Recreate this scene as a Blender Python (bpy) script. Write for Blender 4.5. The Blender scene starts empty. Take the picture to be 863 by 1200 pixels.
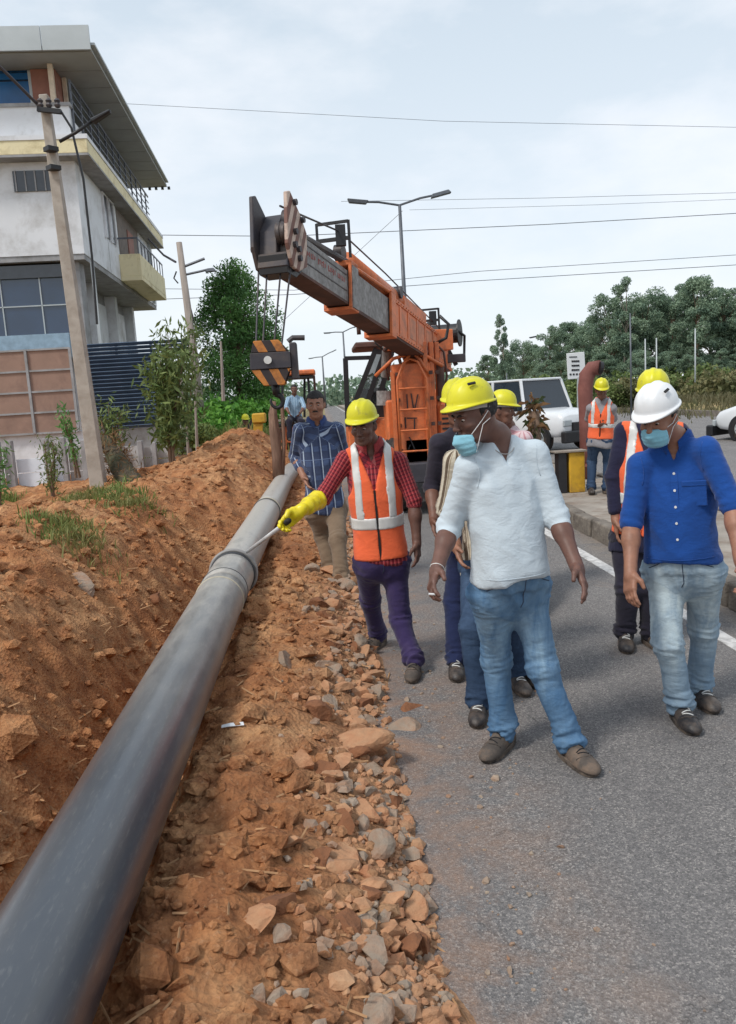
import bpy, math, random
import numpy as np
from mathutils import Vector, Matrix
random.seed(7); RNG = np.random.default_rng(7)
R = math.radians
SC = bpy.context.scene
COL = SC.collection
# ------------------------------------------------------------------ camera
CAM_P, CAM_Y, CAM_R = R(8.36), R(2.8), R(3.5)
CZ = 1.70
_f = np.array([math.sin(CAM_Y)*math.cos(CAM_P), math.cos(CAM_Y)*math.cos(CAM_P), -math.sin(CAM_P)])
_r0 = np.array([math.cos(CAM_Y), -math.sin(CAM_Y), 0.0]); _u0 = np.cross(_r0, _f)
_RT = math.cos(CAM_R)*_r0 - math.sin(CAM_R)*_u0
_UP = math.sin(CAM_R)*_r0 + math.cos(CAM_R)*_u0
cd = bpy.data.cameras.new('camera'); cam = bpy.data.objects.new('camera', cd); COL.objects.link(cam)
cd.sensor_fit = 'VERTICAL'; cd.sensor_height = 36.0; cd.lens = 36.0*930/1200
cd.clip_start = 0.05; cd.clip_end = 3000
cam.matrix_world = Matrix(((_RT[0], _UP[0], -_f[0], 0), (_RT[1], _UP[1], -_f[1], 0), (_RT[2], _UP[2], -_f[2], CZ), (0, 0, 0, 1)))
SC.camera = cam
def at(px, py, Y):
    "world point where the sight line of a photograph pixel reaches distance Y down the road"
    d = _RT*(px-431.5)/930 - _UP*(py-600)/930 + _f
    return np.array([0, 0, CZ]) + d*(Y/d[1])
# ------------------------------------------------------------------ sky, sun, exposure
w = bpy.data.worlds.new('World'); SC.world = w; w.use_nodes = True
nt = w.node_tree; nt.nodes.clear()
SUN_EL, SUN_AZ = R(52), R(-125)     # soft sun high behind the camera's left
def N(nt, t, **k):
    n = nt.nodes.new(t)
    for a, b in k.items(): setattr(n, a, b)
    return n
out = N(nt, 'ShaderNodeOutputWorld'); bg = N(nt, 'ShaderNodeBackground'); bg.inputs[1].default_value = 0.115
sky = N(nt, 'ShaderNodeTexSky', sky_type='NISHITA', sun_disc=False, sun_elevation=SUN_EL, sun_rotation=SUN_AZ, dust_density=3.0)
tc = N(nt, 'ShaderNodeTexCoord'); sep = N(nt, 'ShaderNodeSeparateXYZ')
nt.links.new(tc.outputs['Generated'], sep.inputs[0])
grad = N(nt, 'ShaderNodeValToRGB'); nt.links.new(sep.outputs[2], grad.inputs[0])
e = grad.color_ramp.elements
e[0].position = 0.0; e[0].color = (0.735, 0.79, 0.83, 1)
e[1].position = 0.62; e[1].color = (0.43, 0.515, 0.60, 1)
m_ = e.new(0.16); m_.color = (0.66, 0.72, 0.775, 1)
m_ = e.new(0.36); m_.color = (0.56, 0.635, 0.70, 1)
mp = N(nt, 'ShaderNodeMapping'); mp.inputs['Scale'].default_value = (1.6, 1.6, 3.6); nt.links.new(tc.outputs['Generated'], mp.inputs[0])
ns = N(nt, 'ShaderNodeTexNoise'); ns.inputs['Scale'].default_value = 2.3; ns.inputs['Detail'].default_value = 7; ns.inputs['Roughness'].default_value = 0.55
nt.links.new(mp.outputs[0], ns.inputs['Vector'])
cr = N(nt, 'ShaderNodeValToRGB'); cr.color_ramp.elements[0].position = 0.45; cr.color_ramp.elements[1].position = 0.72
nt.links.new(ns.outputs[0], cr.inputs[0])
mx = N(nt, 'ShaderNodeMix', data_type='RGBA'); nt.links.new(cr.outputs[0], mx.inputs[0]); nt.links.new(grad.outputs[0], mx.inputs[6]); mx.inputs[7].default_value = (0.78, 0.80, 0.83, 1)
sc_ = N(nt, 'ShaderNodeVectorMath', operation='SCALE'); sc_.inputs['Scale'].default_value = 8.0; nt.links.new(mx.outputs[2], sc_.inputs[0])
mx2 = N(nt, 'ShaderNodeMix', data_type='RGBA'); mx2.inputs[0].default_value = 0.86
nt.links.new(sky.outputs[0], mx2.inputs[6]); nt.links.new(sc_.outputs[0], mx2.inputs[7])
nt.links.new(mx2.outputs[2], bg.inputs[0]); nt.links.new(bg.outputs[0], out.inputs[0])
sl = bpy.data.lights.new('sun', 'SUN'); sl.energy = 1.7; sl.angle = R(11); sl.color = (1.0, 0.95, 0.88)
so = bpy.data.objects.new('sun', sl); COL.objects.link(so)
_sd = Vector((math.sin(SUN_AZ)*math.cos(SUN_EL), math.cos(SUN_AZ)*math.cos(SUN_EL), math.sin(SUN_EL)))
so.rotation_euler = (-_sd).to_track_quat('-Z', 'Y').to_euler(); so.location = (0, 0, 30)
SC.view_settings.view_transform = 'Standard'; SC.view_settings.look = 'None'
SC.view_settings.exposure = 0.56; SC.view_settings.gamma = 1.0
SC.cycles.max_bounces = 6; SC.cycles.diffuse_bounces = 3; SC.cycles.transparent_max_bounces = 12
# ------------------------------------------------------------------ materials
def hexs(r, g, b):  # sRGB 0-255 to linear
    f = lambda c: (c/255/12.92 if c/255 <= 0.04045 else ((c/255+0.055)/1.055)**2.4)
    return (f(r), f(g), f(b))
def newmat(name):
    m = bpy.data.materials.new(name); m.use_nodes = True
    return m, m.node_tree, m.node_tree.nodes['Principled BSDF']
def ramp(nt, src, stops):
    r = N(nt, 'ShaderNodeValToRGB'); el = r.color_ramp.elements
    while len(el) < len(stops): el.new(0.5)
    for k, (p, c) in enumerate(stops): el[k].position = p; el[k].color = tuple(c)[:3]+(1,)
    nt.links.new(src, r.inputs[0]); return r.outputs[0]
def noise(nt, vec, scale, detail=4, rough=0.55, dist=0.0):
    n = N(nt, 'ShaderNodeTexNoise'); n.inputs['Scale'].default_value = scale; n.inputs['Detail'].default_value = detail
    n.inputs['Roughness'].default_value = rough; n.inputs['Distortion'].default_value = dist
    if vec is not None: nt.links.new(vec, n.inputs['Vector'])
    return n.outputs[0]
def coord(nt, kind='Object', scale=None):
    t = N(nt, 'ShaderNodeTexCoord').outputs[kind]
    if scale:
        m = N(nt, 'ShaderNodeMapping'); m.inputs['Scale'].default_value = scale; nt.links.new(t, m.inputs[0]); t = m.outputs[0]
    return t
def mix(nt, fac, a, b, mode='MIX'):
    m = N(nt, 'ShaderNodeMix', data_type='RGBA', blend_type=mode)
    for v, i in ((fac, 0), (a, 6), (b, 7)):
        if hasattr(v, 'links') or hasattr(v, 'is_linked'): nt.links.new(v, m.inputs[i])
        elif i == 0: m.inputs[0].default_value = v
        else: m.inputs[i].default_value = tuple(v)[:3]+(1,)
    return m.outputs[2]
def bumpn(nt, b, src, strength, dist):
    n = N(nt, 'ShaderNodeBump'); n.inputs['Strength'].default_value = strength; n.inputs['Distance'].default_value = dist
    nt.links.new(src, n.inputs['Height']); nt.links.new(n.outputs[0], b.inputs['Normal']); return n
def mat(name, c, rough=0.7, metal=0.0, var=0.18, scale=6, bump=0.0, bscale=60, bdist=0.01, dirt=None, dirt_amt=0.5, dscale=3, spec=0.5, stretch=None):
    m, nt, b = newmat(name)
    v = coord(nt, 'Object', stretch)
    n1 = noise(nt, v, scale, 5)
    lo = tuple(max(0, x*(1-var)) for x in c); hi = tuple(min(1, x*(1+var)) for x in c)
    col = ramp(nt, n1, [(0.3, lo), (0.7, hi)])
    if dirt:
        n2 = noise(nt, v, dscale, 8, 0.65, 0.3)
        f = ramp(nt, n2, [(0.62-dirt_amt*0.4, (0, 0, 0)), (0.75, (1, 1, 1))])
        col = mix(nt, f, col, dirt)
    nt.links.new(col, b.inputs['Base Color'])
    b.inputs['Roughness'].default_value = rough; b.inputs['Metallic'].default_value = metal
    b.inputs['Specular IOR Level'].default_value = spec
    if bump: bumpn(nt, b, noise(nt, v, bscale, 5, 0.6), bump, bdist)
    return m
# ------------------------------------------------------------------ noise (numpy)
_perm = RNG.permutation(256); _perm = np.concatenate([_perm, _perm, _perm])
_gr = RNG.normal(size=(256, 3)); _gr /= np.linalg.norm(_gr, axis=1)[:, None]; _gr = _gr.astype(np.float32)
def perlin(x, y, z=None):
    x = np.asarray(x, np.float32); y = np.asarray(y, np.float32); z = np.zeros_like(x) if z is None else np.asarray(z, np.float32)
    xi, yi, zi = np.floor(x).astype(int), np.floor(y).astype(int), np.floor(z).astype(int)
    xf, yf, zf = x-xi, y-yi, z-zi; xi &= 255; yi &= 255; zi &= 255
    u, v, w_ = [t*t*t*(t*(t*6-15)+10) for t in (xf, yf, zf)]
    def g(a, b, c):
        h = _perm[_perm[_perm[xi+a]+yi+b]+zi+c]; gg = _gr[h]
        return gg[..., 0]*(xf-a)+gg[..., 1]*(yf-b)+gg[..., 2]*(zf-c)
    L = lambda a, b, t: a+t*(b-a)
    return L(L(L(g(0,0,0), g(1,0,0), u), L(g(0,1,0), g(1,1,0), u), v), L(L(g(0,0,1), g(1,0,1), u), L(g(0,1,1), g(1,1,1), u), v), w_)*1.5
def fbm(x, y, z=None, o=4, g=0.5):
    s = 0; a = 1
    z = np.zeros_like(np.asarray(x, np.float32)) if z is None else z
    for k in range(o):
        s = s+a*perlin(x*2**k+13.7*k, y*2**k+7.1*k, z*2**k+3.3*k); a *= g
    return s
def sstep(a, b, x):
    t = np.clip((x-a)/(b-a), 0, 1); return t*t*(3-2*t)
# ------------------------------------------------------------------ mesh tools
ORG = {}
def unit(v): v = np.asarray(v, float); return v/(np.linalg.norm(v)+1e-12)
def frame(d, hint=(0, 0, 1)):
    d = unit(d); h = np.asarray(hint, float)
    if abs(d@unit(h)) > 0.97: h = np.array([1., 0, 0]) if abs(d[0]) < 0.9 else np.array([0, 1., 0])
    a = unit(np.cross(h, d)); b = np.cross(d, a); return a, b, d
def tag(o, label=None, cat=None, group=None, kind=None):
    if label: o['label'] = label
    if cat: o['category'] = cat
    if group: o['group'] = group
    if kind: o['kind'] = kind
    return o
def empty(name, loc, label, cat, group=None):
    o = bpy.data.objects.new(name, None); COL.objects.link(o); o.location = tuple(float(x) for x in loc); o.empty_display_size = 0.2
    ORG[o.name] = np.array(loc, float); return tag(o, label, cat, group)
def link_mesh(name, me, mats, parent=None, org=None, smooth=False):
    for m in (mats if isinstance(mats, (list, tuple)) else [mats]): me.materials.append(m)
    me.polygons.foreach_set('use_smooth', np.full(len(me.polygons), bool(smooth)))
    o = bpy.data.objects.new(name, me); COL.objects.link(o)
    if parent is not None: o.parent = parent; ORG[o.name] = ORG[parent.name]
    else: o.location = tuple(float(x) for x in org); ORG[o.name] = np.array(org, float)
    return o
class MB:
    def __init__(s): s.v = []; s.f = []; s.m = []; s.n = 0
    def add(s, V, F, mi=0):
        V = np.asarray(V, float); s.v.append(V); s.f += [tuple(int(i)+s.n for i in f) for f in F]; s.m += [mi]*len(F); s.n += len(V); return s
    def obox(s, c, ax, h, mi=0, taper=(1, 1)):
        c = np.asarray(c, float); a, b, d = [np.asarray(k, float) for k in ax]; V = []
        for z in (-1, 1):
            t = 1 if z < 0 else taper[0]; t2 = 1 if z < 0 else taper[1]
            for x, y in ((-1, -1), (1, -1), (1, 1), (-1, 1)): V.append(c+a*h[0]*x*t+b*h[1]*y*t2+d*h[2]*z)
        return s.add(V, [(3, 2, 1, 0), (4, 5, 6, 7), (0, 1, 5, 4), (1, 2, 6, 5), (2, 3, 7, 6), (3, 0, 4, 7)], mi)
    def box(s, c, size, rz=0, mi=0, taper=(1, 1)):
        ca, sa = math.cos(rz), math.sin(rz)
        return s.obox(c, ((ca, sa, 0), (-sa, ca, 0), (0, 0, 1)), [k/2 for k in size], mi, taper)
    def bar(s, p0, p1, wx, wy, hint=(0, 0, 1), mi=0):
        p0 = np.asarray(p0, float); p1 = np.asarray(p1, float); a, b, d = frame(p1-p0, hint)
        return s.obox((p0+p1)/2, (a, b, d), (wx/2, wy/2, np.linalg.norm(p1-p0)/2), mi)
    def tube(s, P, r, n=8, mi=0, cap=True, hint=(0, 0, 1)):
        P = [np.asarray(p, float) for p in P]; rr = r if isinstance(r, (list, tuple, np.ndarray)) else [r]*len(P)
        V = []; F = []; pa = None
        for i, p in enumerate(P):
            d = unit(P[min(i+1, len(P)-1)]-P[max(i-1, 0)])
            if pa is None: a, b, _ = frame(d, hint)
            else: a = unit(pa-d*(pa@d)); b = np.cross(d, a)
            pa = a
            for k in range(n):
                t = 2*math.pi*k/n; V.append(p+rr[i]*(a*math.cos(t)+b*math.sin(t)))
        for i in range(len(P)-1):
            for k in range(n):
                k2 = (k+1) % n; F.append((i*n+k, i*n+k2, (i+1)*n+k2, (i+1)*n+k))
        if cap: F.append(tuple(range(n-1, -1, -1))); F.append(tuple((len(P)-1)*n+k for k in range(n)))
        return s.add(V, F, mi)
    def cyl(s, p0, p1, r0, r1=None, n=16, mi=0): return s.tube([p0, p1], [r0, r0 if r1 is None else r1], n, mi)
    def prism(s, pts, o, ax, t0, t1, mi=0):
        "polygon pts (u,v) in plane ax[0],ax[1], extruded along ax[2] from t0 to t1"
        o = np.asarray(o, float); a, b, d = [np.asarray(k, float) for k in ax]; n = len(pts)
        V = [o+a*u+b*v+d*t0 for u, v in pts]+[o+a*u+b*v+d*t1 for u, v in pts]
        F = [tuple(range(n-1, -1, -1)), tuple(range(n, 2*n))]+[(i, (i+1) % n, n+(i+1) % n, n+i) for i in range(n)]
        return s.add(V, F, mi)
    def lathe(s, prof, c, ax=((1, 0, 0), (0, 1, 0), (0, 0, 1)), n=24, mi=0, cap=False):
        c = np.asarray(c, float); a, b, d = [np.asarray(k, float) for k in ax]; V = []; F = []
        for r, h in prof:
            for k in range(n):
                t = 2*math.pi*k/n; V.append(c+a*r*math.cos(t)+b*r*math.sin(t)+d*h)
        for i in range(len(prof)-1):
            for k in range(n): F.append((i*n+k, i*n+(k+1) % n, (i+1)*n+(k+1) % n, (i+1)*n+k))
        if cap: F.append(tuple(range(n-1, -1, -1))); F.append(tuple((len(prof)-1)*n+k for k in range(n)))
        return s.add(V, F, mi)
    def build(s, name, mats, parent=None, bevel=0, smooth=False, org=None, seg=1):
        V = np.concatenate(s.v)
        if parent is not None: org = ORG[parent.name]
        elif org is None: org = np.array([V[:, 0].mean(), V[:, 1].mean(), V[:, 2].min()])
        me = bpy.data.meshes.new(name); me.from_pydata((V-org).tolist(), [], s.f); me.update()
        if max(s.m) > 0: me.polygons.foreach_set('material_index', s.m)
        o = link_mesh(name, me, mats, parent, org, smooth)
        if bevel:
            md = o.modifiers.new('bevel', 'BEVEL'); md.width = bevel; md.segments = seg; md.limit_method = 'ANGLE'; md.angle_limit = R(40)
        return o
def fast_mesh(name, V, Q, nper=4):
    me = bpy.data.meshes.new(name); V = np.ascontiguousarray(V, np.float32); Q = np.ascontiguousarray(Q, np.int32)
    me.vertices.add(len(V)); me.vertices.foreach_set('co', V.ravel())
    me.loops.add(Q.size); me.loops.foreach_set('vertex_index', Q.ravel())
    me.polygons.add(len(Q)); me.polygons.foreach_set('loop_start', np.arange(0, Q.size, nper, dtype=np.int32))
    me.update(calc_edges=True); me.validate(); return me
# ------------------------------------------------------------------ implicit surfaces
class Grid:
    def __init__(s, lo, hi, h):
        s.lo = np.asarray(lo, np.float32); s.h = h; n = np.ceil((np.asarray(hi)-np.asarray(lo))/h).astype(int)+1; s.n = n
        g = np.meshgrid(*[s.lo[i]+h*np.arange(n[i], dtype=np.float32) for i in range(3)], indexing='ij')
        s.P = np.stack([k.ravel() for k in g], -1)
    def mesh(s, f):
        f = f.reshape(s.n).astype(np.float32); ins = f < 0
        nx, ny, nz = s.n-1
        cnt = np.zeros((nx, ny, nz), np.int8)
        for dx in (0, 1):
            for dy in (0, 1):
                for dz in (0, 1): cnt += ins[dx:dx+nx, dy:dy+ny, dz:dz+nz]
        act = (cnt > 0) & (cnt < 8); I = np.argwhere(act); idx = -np.ones((nx, ny, nz), np.int64); idx[act] = np.arange(len(I))
        S = np.zeros((len(I), 3), np.float32); C = np.zeros(len(I), np.float32)
        cor = [(a, b, c) for a in (0, 1) for b in (0, 1) for c in (0, 1)]
        val = {c: f[I[:, 0]+c[0], I[:, 1]+c[1], I[:, 2]+c[2]] for c in cor}
        for c in cor:
            for ax in range(3):
                if c[ax] == 0:
                    d = list(c); d[ax] = 1; d = tuple(d); a, b = val[c], val[d]; m = (a < 0) != (b < 0)
                    t = np.where(m, a/np.where(m, a-b, 1), 0); p = np.tile(np.array(c, np.float32), (len(I), 1)); p[:, ax] = t
                    S += p*m[:, None]; C += m
        V = s.lo+(I+S/np.maximum(C, 1)[:, None])*s.h
        Q = []
        for ax in range(3):
            b, c = (ax+1) % 3, (ax+2) % 3
            sl0 = [slice(None)]*3; sl1 = [slice(None)]*3; sl0[ax] = slice(0, -1); sl1[ax] = slice(1, None)
            A = ins[tuple(sl0)]; B = ins[tuple(sl1)]; E = np.argwhere(A != B)
            E = E[(E[:, b] > 0) & (E[:, c] > 0) & (E[:, b] < s.n[b]-1) & (E[:, c] < s.n[c]-1)]
            if not len(E): continue
            def cell(db, dc):
                k = E.copy(); k[:, b] -= db; k[:, c] -= dc; return idx[k[:, 0], k[:, 1], k[:, 2]]
            q = np.stack([cell(1, 1), cell(0, 1), cell(0, 0), cell(1, 0)], -1)
            fl = ~A[E[:, 0], E[:, 1], E[:, 2]]; q[fl] = q[fl][:, ::-1]; Q.append(q)
        Q = np.concatenate(Q); Q = Q[(Q >= 0).all(1)]
        return V, Q
def smin(a, b, k):
    h = np.clip(0.5+0.5*(b-a)/k, 0, 1); return b*(1-h)+a*h-k*h*(1-h)
def s_cone(P, a, b, ra, rb):
    "tapered capsule"
    a = np.asarray(a, np.float32); b = np.asarray(b, np.float32); d = b-a; L = d@d+1e-12
    t = np.clip(((P-a)@d)/L, 0, 1); return np.linalg.norm(P-a-t[:, None]*d, axis=1)-(ra+(rb-ra)*t)
def s_ell(P, c, ax, r):
    q = (P-np.asarray(c, np.float32))@np.stack([np.asarray(k, np.float32) for k in ax]).T
    r = np.asarray(r, np.float32); k0 = np.linalg.norm(q/r, axis=1); k1 = np.linalg.norm(q/(r*r), axis=1)
    return k0*(k0-1)/np.maximum(k1, 1e-6)
def s_sph(P, c, r): return np.linalg.norm(P-np.asarray(c, np.float32), axis=1)-r
def s_box(P, c, ax, h, rad=0.0):
    q = np.abs((P-np.asarray(c, np.float32))@np.stack([np.asarray(k, np.float32) for k in ax]).T)-np.asarray(h, np.float32)+rad
    return np.linalg.norm(np.maximum(q, 0), axis=1)+np.minimum(q.max(1), 0)-rad
def mth(nt, op, a, b=None, clamp=False):
    n = N(nt, 'ShaderNodeMath', operation=op, use_clamp=clamp)
    for i, v in enumerate((a, b)):
        if v is None: continue
        if hasattr(v, 'is_linked'): nt.links.new(v, n.inputs[i])
        else: n.inputs[i].default_value = v
    return n.outputs[0]
# ------------------------------------------------------------------ terrain
_nx = [-7, -5.2, -4.2, -3.3, -2.7, -2.2, -1.75, -1.4, -1.15, -1.0, -0.86, -0.62, -0.35, -0.05, 0.2, 0.34, 0.5]
_nz = [.22, .22, .38, .60, .62, .50, .12, -.34, -.50, -.42, -.06, .262, .262, .165, .015, -.04, -.05]
_fx = [-7, -5, -4, -3, -2.2, -1.4, -1.0, -0.7, -0.4, -0.1, 0.15, 0.34, 0.5]
_fz = [.30, .32, .42, .55, .74, .70, .42, .22, .20, .12, .03, -.03, -.05]
def hgt(X, Y):
    X = np.asarray(X, np.float32); Y = np.asarray(Y, np.float32)
    wob = 0.10*perlin(Y*0.9, Y*0+3.3)+0.05*perlin(Y*3.1, Y*0+1.3)
    Xw = X+wob*sstep(-6, 0, X)*sstep(0.9, 0.2, X)+0.10*sstep(-1.2, -2.2, X)*perlin(X*0.8, Y*0.8)
    a = np.interp(Xw, _nx, _nz); b = np.interp(Xw, _fx, _fz)
    t = sstep(8.0, 11.5, Y); h = a*(1-t)+b*t
    h = h+0.42*np.exp(-((X+1.5)/0.9)**2-((Y-16.5)/2.6)**2)
    h = h+0.16*np.exp(-((X+3.6)/1.0)**2-((Y-7.6)/1.4)**2)+0.12*np.exp(-((X+2.6)/0.6)**2-((Y-5.2)/0.8)**2)
    m = sstep(0.42, 0.05, X)*sstep(-9, -6.5, X)*sstep(24, 20, Y)             # loose, dug-up soil
    n = 0.085*fbm(X*1.3, Y*1.3, o=3)+0.060*fbm(X*5, Y*5, o=4)+0.022*(0.3-np.abs(perlin(X*11+4, Y*11)))+0.05*(0.35-np.abs(perlin(X*2.6+9, Y*2.6)))
    r = 1-np.abs(perlin(X*9+2*perlin(X*3, Y*3), Y*9)); n = n+0.020*(r-0.8)
    cl = np.abs(perlin(X*17+3.1, Y*17)); n = n+0.016*(0.5-cl)*sstep(16, 6, Y)
    sl = sstep(-1.2, -1.6, X)*sstep(-3.6, -2.8, X)
    n = n+sl*(0.07*perlin(X*1.2+Y*0.9, Y*4.2-X*1.6)+0.035*(0.4-np.abs(perlin(X*3+Y*2, Y*9-X*4))))
    damp = 0.35+0.65*sstep(0.1, -0.8, X)
    h = h+n*m*damp
    # the far verge beyond the second carriageway
    v = sstep(15.9, 18.5, X); h = h*(1-v)+v*(0.35+0.12*fbm(X*0.4, Y*0.4, o=3))
    L = sstep(-8.5, -14, X); h = h*(1-L)+L*0.15
    return h
def H(x, y): return float(hgt(np.array([x]), np.array([y]))[0])
def drop(px, py):
    z = 0.1
    d = at(px, py, 1)-np.array([0, 0, CZ]); d = d/d[1]
    for _ in range(12):
        t = (z-CZ)/d[2]; z = 0.5*z+0.5*H(d[0]*t, t)
    return np.array([d[0]*t, t, z])
xs = np.concatenate([[-400, -250, -150, -90, -60, -40, -28, -20, -15, -12, -10, -9], np.arange(-8, -4, 0.06), np.arange(-4, 0.5, 0.02), [0.6, 0.9, 1.5, 3, 5, 9, 13, 15.5], np.arange(15.8, 22, 0.4), np.arange(22, 60, 2.5), [70, 90, 130, 200, 400]])
ys = [0.9]
while ys[-1] < 24: ys.append(ys[-1]*1.0062)
ys = np.concatenate([[-60, -30, -15, -8, -4], np.arange(-2, 0.88, 0.08), ys, np.geomspace(25, 1500, 40)])
gx, gy = np.meshgrid(xs, ys, indexing='xy'); gz = hgt(gx, gy)
V = np.stack([gx.ravel(), gy.ravel(), gz.ravel()], -1); nx_, ny_ = len(xs), len(ys)
i0 = (np.arange(ny_-1)[:, None]*nx_+np.arange(nx_-1)[None]).ravel()
Q = np.stack([i0, i0+1, i0+1+nx_, i0+nx_], -1)
def soil_material():
    m, nt, b = newmat('red_soil'); v = coord(nt, 'Object')
    n1 = noise(nt, v, 1.1, 6, 0.6, 0.4); n2 = noise(nt, v, 9, 8, 0.7, 0.5); n3 = noise(nt, v, 45, 6, 0.75)
    c = ramp(nt, n1, [(0.25, hexs(142, 94, 64)), (0.45, hexs(184, 128, 86)), (0.6, hexs(206, 158, 114)), (0.78, hexs(162, 110, 74))])
    c = mix(nt, ramp(nt, n2, [(0.35, (0.85,)*3), (0.62, (0, 0, 0))]), c, hexs(126, 80, 54))
    c = mix(nt, ramp(nt, n3, [(0.56, (0, 0, 0)), (0.75, (0.8,)*3)]), c, hexs(204, 160, 124))
    # paler, stonier rubble towards the road, dry grass-toned ground off the dig
    sp = N(nt, 'ShaderNodeSeparateXYZ'); nt.links.new(v, sp.inputs[0])
    def rng(src, a, b_):
        r = N(nt, 'ShaderNodeMapRange'); r.inputs[1].default_value = a; r.inputs[2].default_value = b_; nt.links.new(src, r.inputs[0]); return r.outputs[0]
    wx = N(nt, 'ShaderNodeMath', operation='ADD'); nt.links.new(sp.outputs[0], wx.inputs[0])
    nn = N(nt, 'ShaderNodeMath', operation='MULTIPLY'); nt.links.new(n1, nn.inputs[0]); nn.inputs[1].default_value = 0.7; nt.links.new(nn.outputs[0], wx.inputs[1])
    rub = mix(nt, n2, hexs(150, 112, 84), hexs(186, 152, 122))
    f = N(nt, 'ShaderNodeMath', operation='MULTIPLY'); nt.links.new(rng(wx.outputs[0], 0.05, 0.62), f.inputs[0]); f.inputs[1].default_value = 0.75
    c = mix(nt, f.outputs[0], c, rub)
    nst = noise(nt, coord(nt, 'Object', (1.2, 5, 5)), 1.6, 6, 0.65, 0.6)
    gf = ramp(nt, nst, [(0.55, (0, 0, 0)), (0.68, (0.55,)*3)]); c = mix(nt, gf, c, hexs(142, 112, 86))
    far = ramp(nt, noise(nt, v, 0.7, 8, 0.7), [(0.3, hexs(92, 96, 62)), (0.5, hexs(150, 138, 100)), (0.7, hexs(176, 150, 116))])
    c = mix(nt, rng(sp.outputs[0], 3, 3.1), c, far); c = mix(nt, rng(sp.outputs[0], -7.5, -10), c, far); c = mix(nt, rng(sp.outputs[1], 20, 26), c, far)
    nt.links.new(c, b.inputs['Base Color']); b.inputs['Roughness'].default_value = 0.95; b.inputs['Specular IOR Level'].default_value = 0.15
    vo = N(nt, 'ShaderNodeTexVoronoi'); vo.inputs['Scale'].default_value = 55; nt.links.new(v, vo.inputs['Vector'])
    hh = N(nt, 'ShaderNodeMath', operation='ADD'); nt.links.new(n3, hh.inputs[0]); nt.links.new(vo.outputs[0], hh.inputs[1])
    bp = bumpn(nt, b, hh.outputs[0], 0.9, 0.012)
    bp2 = N(nt, 'ShaderNodeBump'); bp2.inputs['Strength'].default_value = 0.8; bp2.inputs['Distance'].default_value = 0.03
    nt.links.new(n2, bp2.inputs['Height']); nt.links.new(bp2.outputs[0], bp.inputs['Normal'])
    return m
M_soil = soil_material()
terr = link_mesh('ground', fast_mesh('ground', V, Q), M_soil, None, (0, 0, 0), smooth=True); tag(terr, 'red dug up soil beside the road with a shallow trench', kind='structure')
# ------------------------------------------------------------------ roads and median
def asphalt(name, dusty=True, tone=1.0):
    m, nt, b = newmat(name); v = coord(nt, 'Object')
    vo = N(nt, 'ShaderNodeTexVoronoi'); vo.inputs['Scale'].default_value = 150; nt.links.new(v, vo.inputs['Vector'])
    sp2 = N(nt, 'ShaderNodeSeparateColor'); nt.links.new(vo.outputs['Color'], sp2.inputs[0])
    k = lambda *c: tuple(x*tone for x in hexs(*c))
    c = ramp(nt, sp2.outputs[0], [(0.0, k(90, 88, 86)), (0.45, k(118, 115, 113)), (0.8, k(138, 134, 131)), (1.0, k(172, 166, 160))])
    c = mix(nt, ramp(nt, noise(nt, v, 260, 3, 0.7), [(0.4, (0.6,)*3), (0.55, (0, 0, 0))]), c, k(52, 52, 56))
    c = mix(nt, ramp(nt, noise(nt, v, 0.55, 6, 0.6), [(0.4, (0.0,)*3), (0.7, (0.32,)*3)]), c, k(126, 122, 120))
    c = mix(nt, ramp(nt, noise(nt, v, 2.1, 5, 0.6, 0.5), [(0.56, (0.0,)*3), (0.74, (0.3,)*3)]), c, k(64, 64, 70))
    lane = noise(nt, coord(nt, 'Object', (1.1, .05, 1)), 2.2, 4, .5, .3); c = mix(nt, ramp(nt, lane, [(.42, (.22,)*3), (.62, (0, 0, 0))]), c, k(84, 82, 84))
    cn = noise(nt, v, 1.3, 6, .6, .8); ck = mth(nt, 'LESS_THAN', mth(nt, 'ABSOLUTE', mth(nt, 'SUBTRACT', cn, .5)), .0016)
    c = mix(nt, mth(nt, 'MULTIPLY', ck, .45), c, k(52, 50, 50))
    if dusty:
        s3 = N(nt, 'ShaderNodeSeparateXYZ'); nt.links.new(v, s3.inputs[0])
        r = N(nt, 'ShaderNodeMapRange'); r.inputs[1].default_value = 0.95; r.inputs[2].default_value = 0.15; nt.links.new(s3.outputs[0], r.inputs[0])
        n = ramp(nt, noise(nt, v, 3.2, 9, 0.72, 0.4), [(0.40, (0, 0, 0)), (0.72, (1, 1, 1))])
        f = N(nt, 'ShaderNodeMath', operation='MULTIPLY'); nt.links.new(r.outputs[0], f.inputs[0]); nt.links.new(n, f.inputs[1])
        c = mix(nt, f.outputs[0], c, hexs(158, 122, 96)); c = mix(nt, ramp(nt, noise(nt, v, 1.7, 7, .7, .5), [(.58, (0, 0, 0)), (.75, (.28,)*3)]), c, hexs(150, 124, 104))
        r2 = N(nt, 'ShaderNodeMapRange'); r2.inputs[1].default_value = 2.5; r2.inputs[2].default_value = 2.9; nt.links.new(s3.outputs[0], r2.inputs[0])
        f2 = N(nt, 'ShaderNodeMath', operation='MULTIPLY'); nt.links.new(r2.outputs[0], f2.inputs[0]); nt.links.new(n, f2.inputs[1])
        c = mix(nt, f2.outputs[0], c, hexs(150, 136, 120))
    nt.links.new(c, b.inputs['Base Color']); b.inputs['Roughness'].default_value = 0.82; b.inputs['Specular IOR Level'].default_value = 0.3
    bumpn(nt, b, vo.outputs['Distance'], 0.55, 0.006)
    return m
M_asph = asphalt('asphalt', True, 1.08); M_asph2 = asphalt('asphalt_far', False, 1.25)
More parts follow.
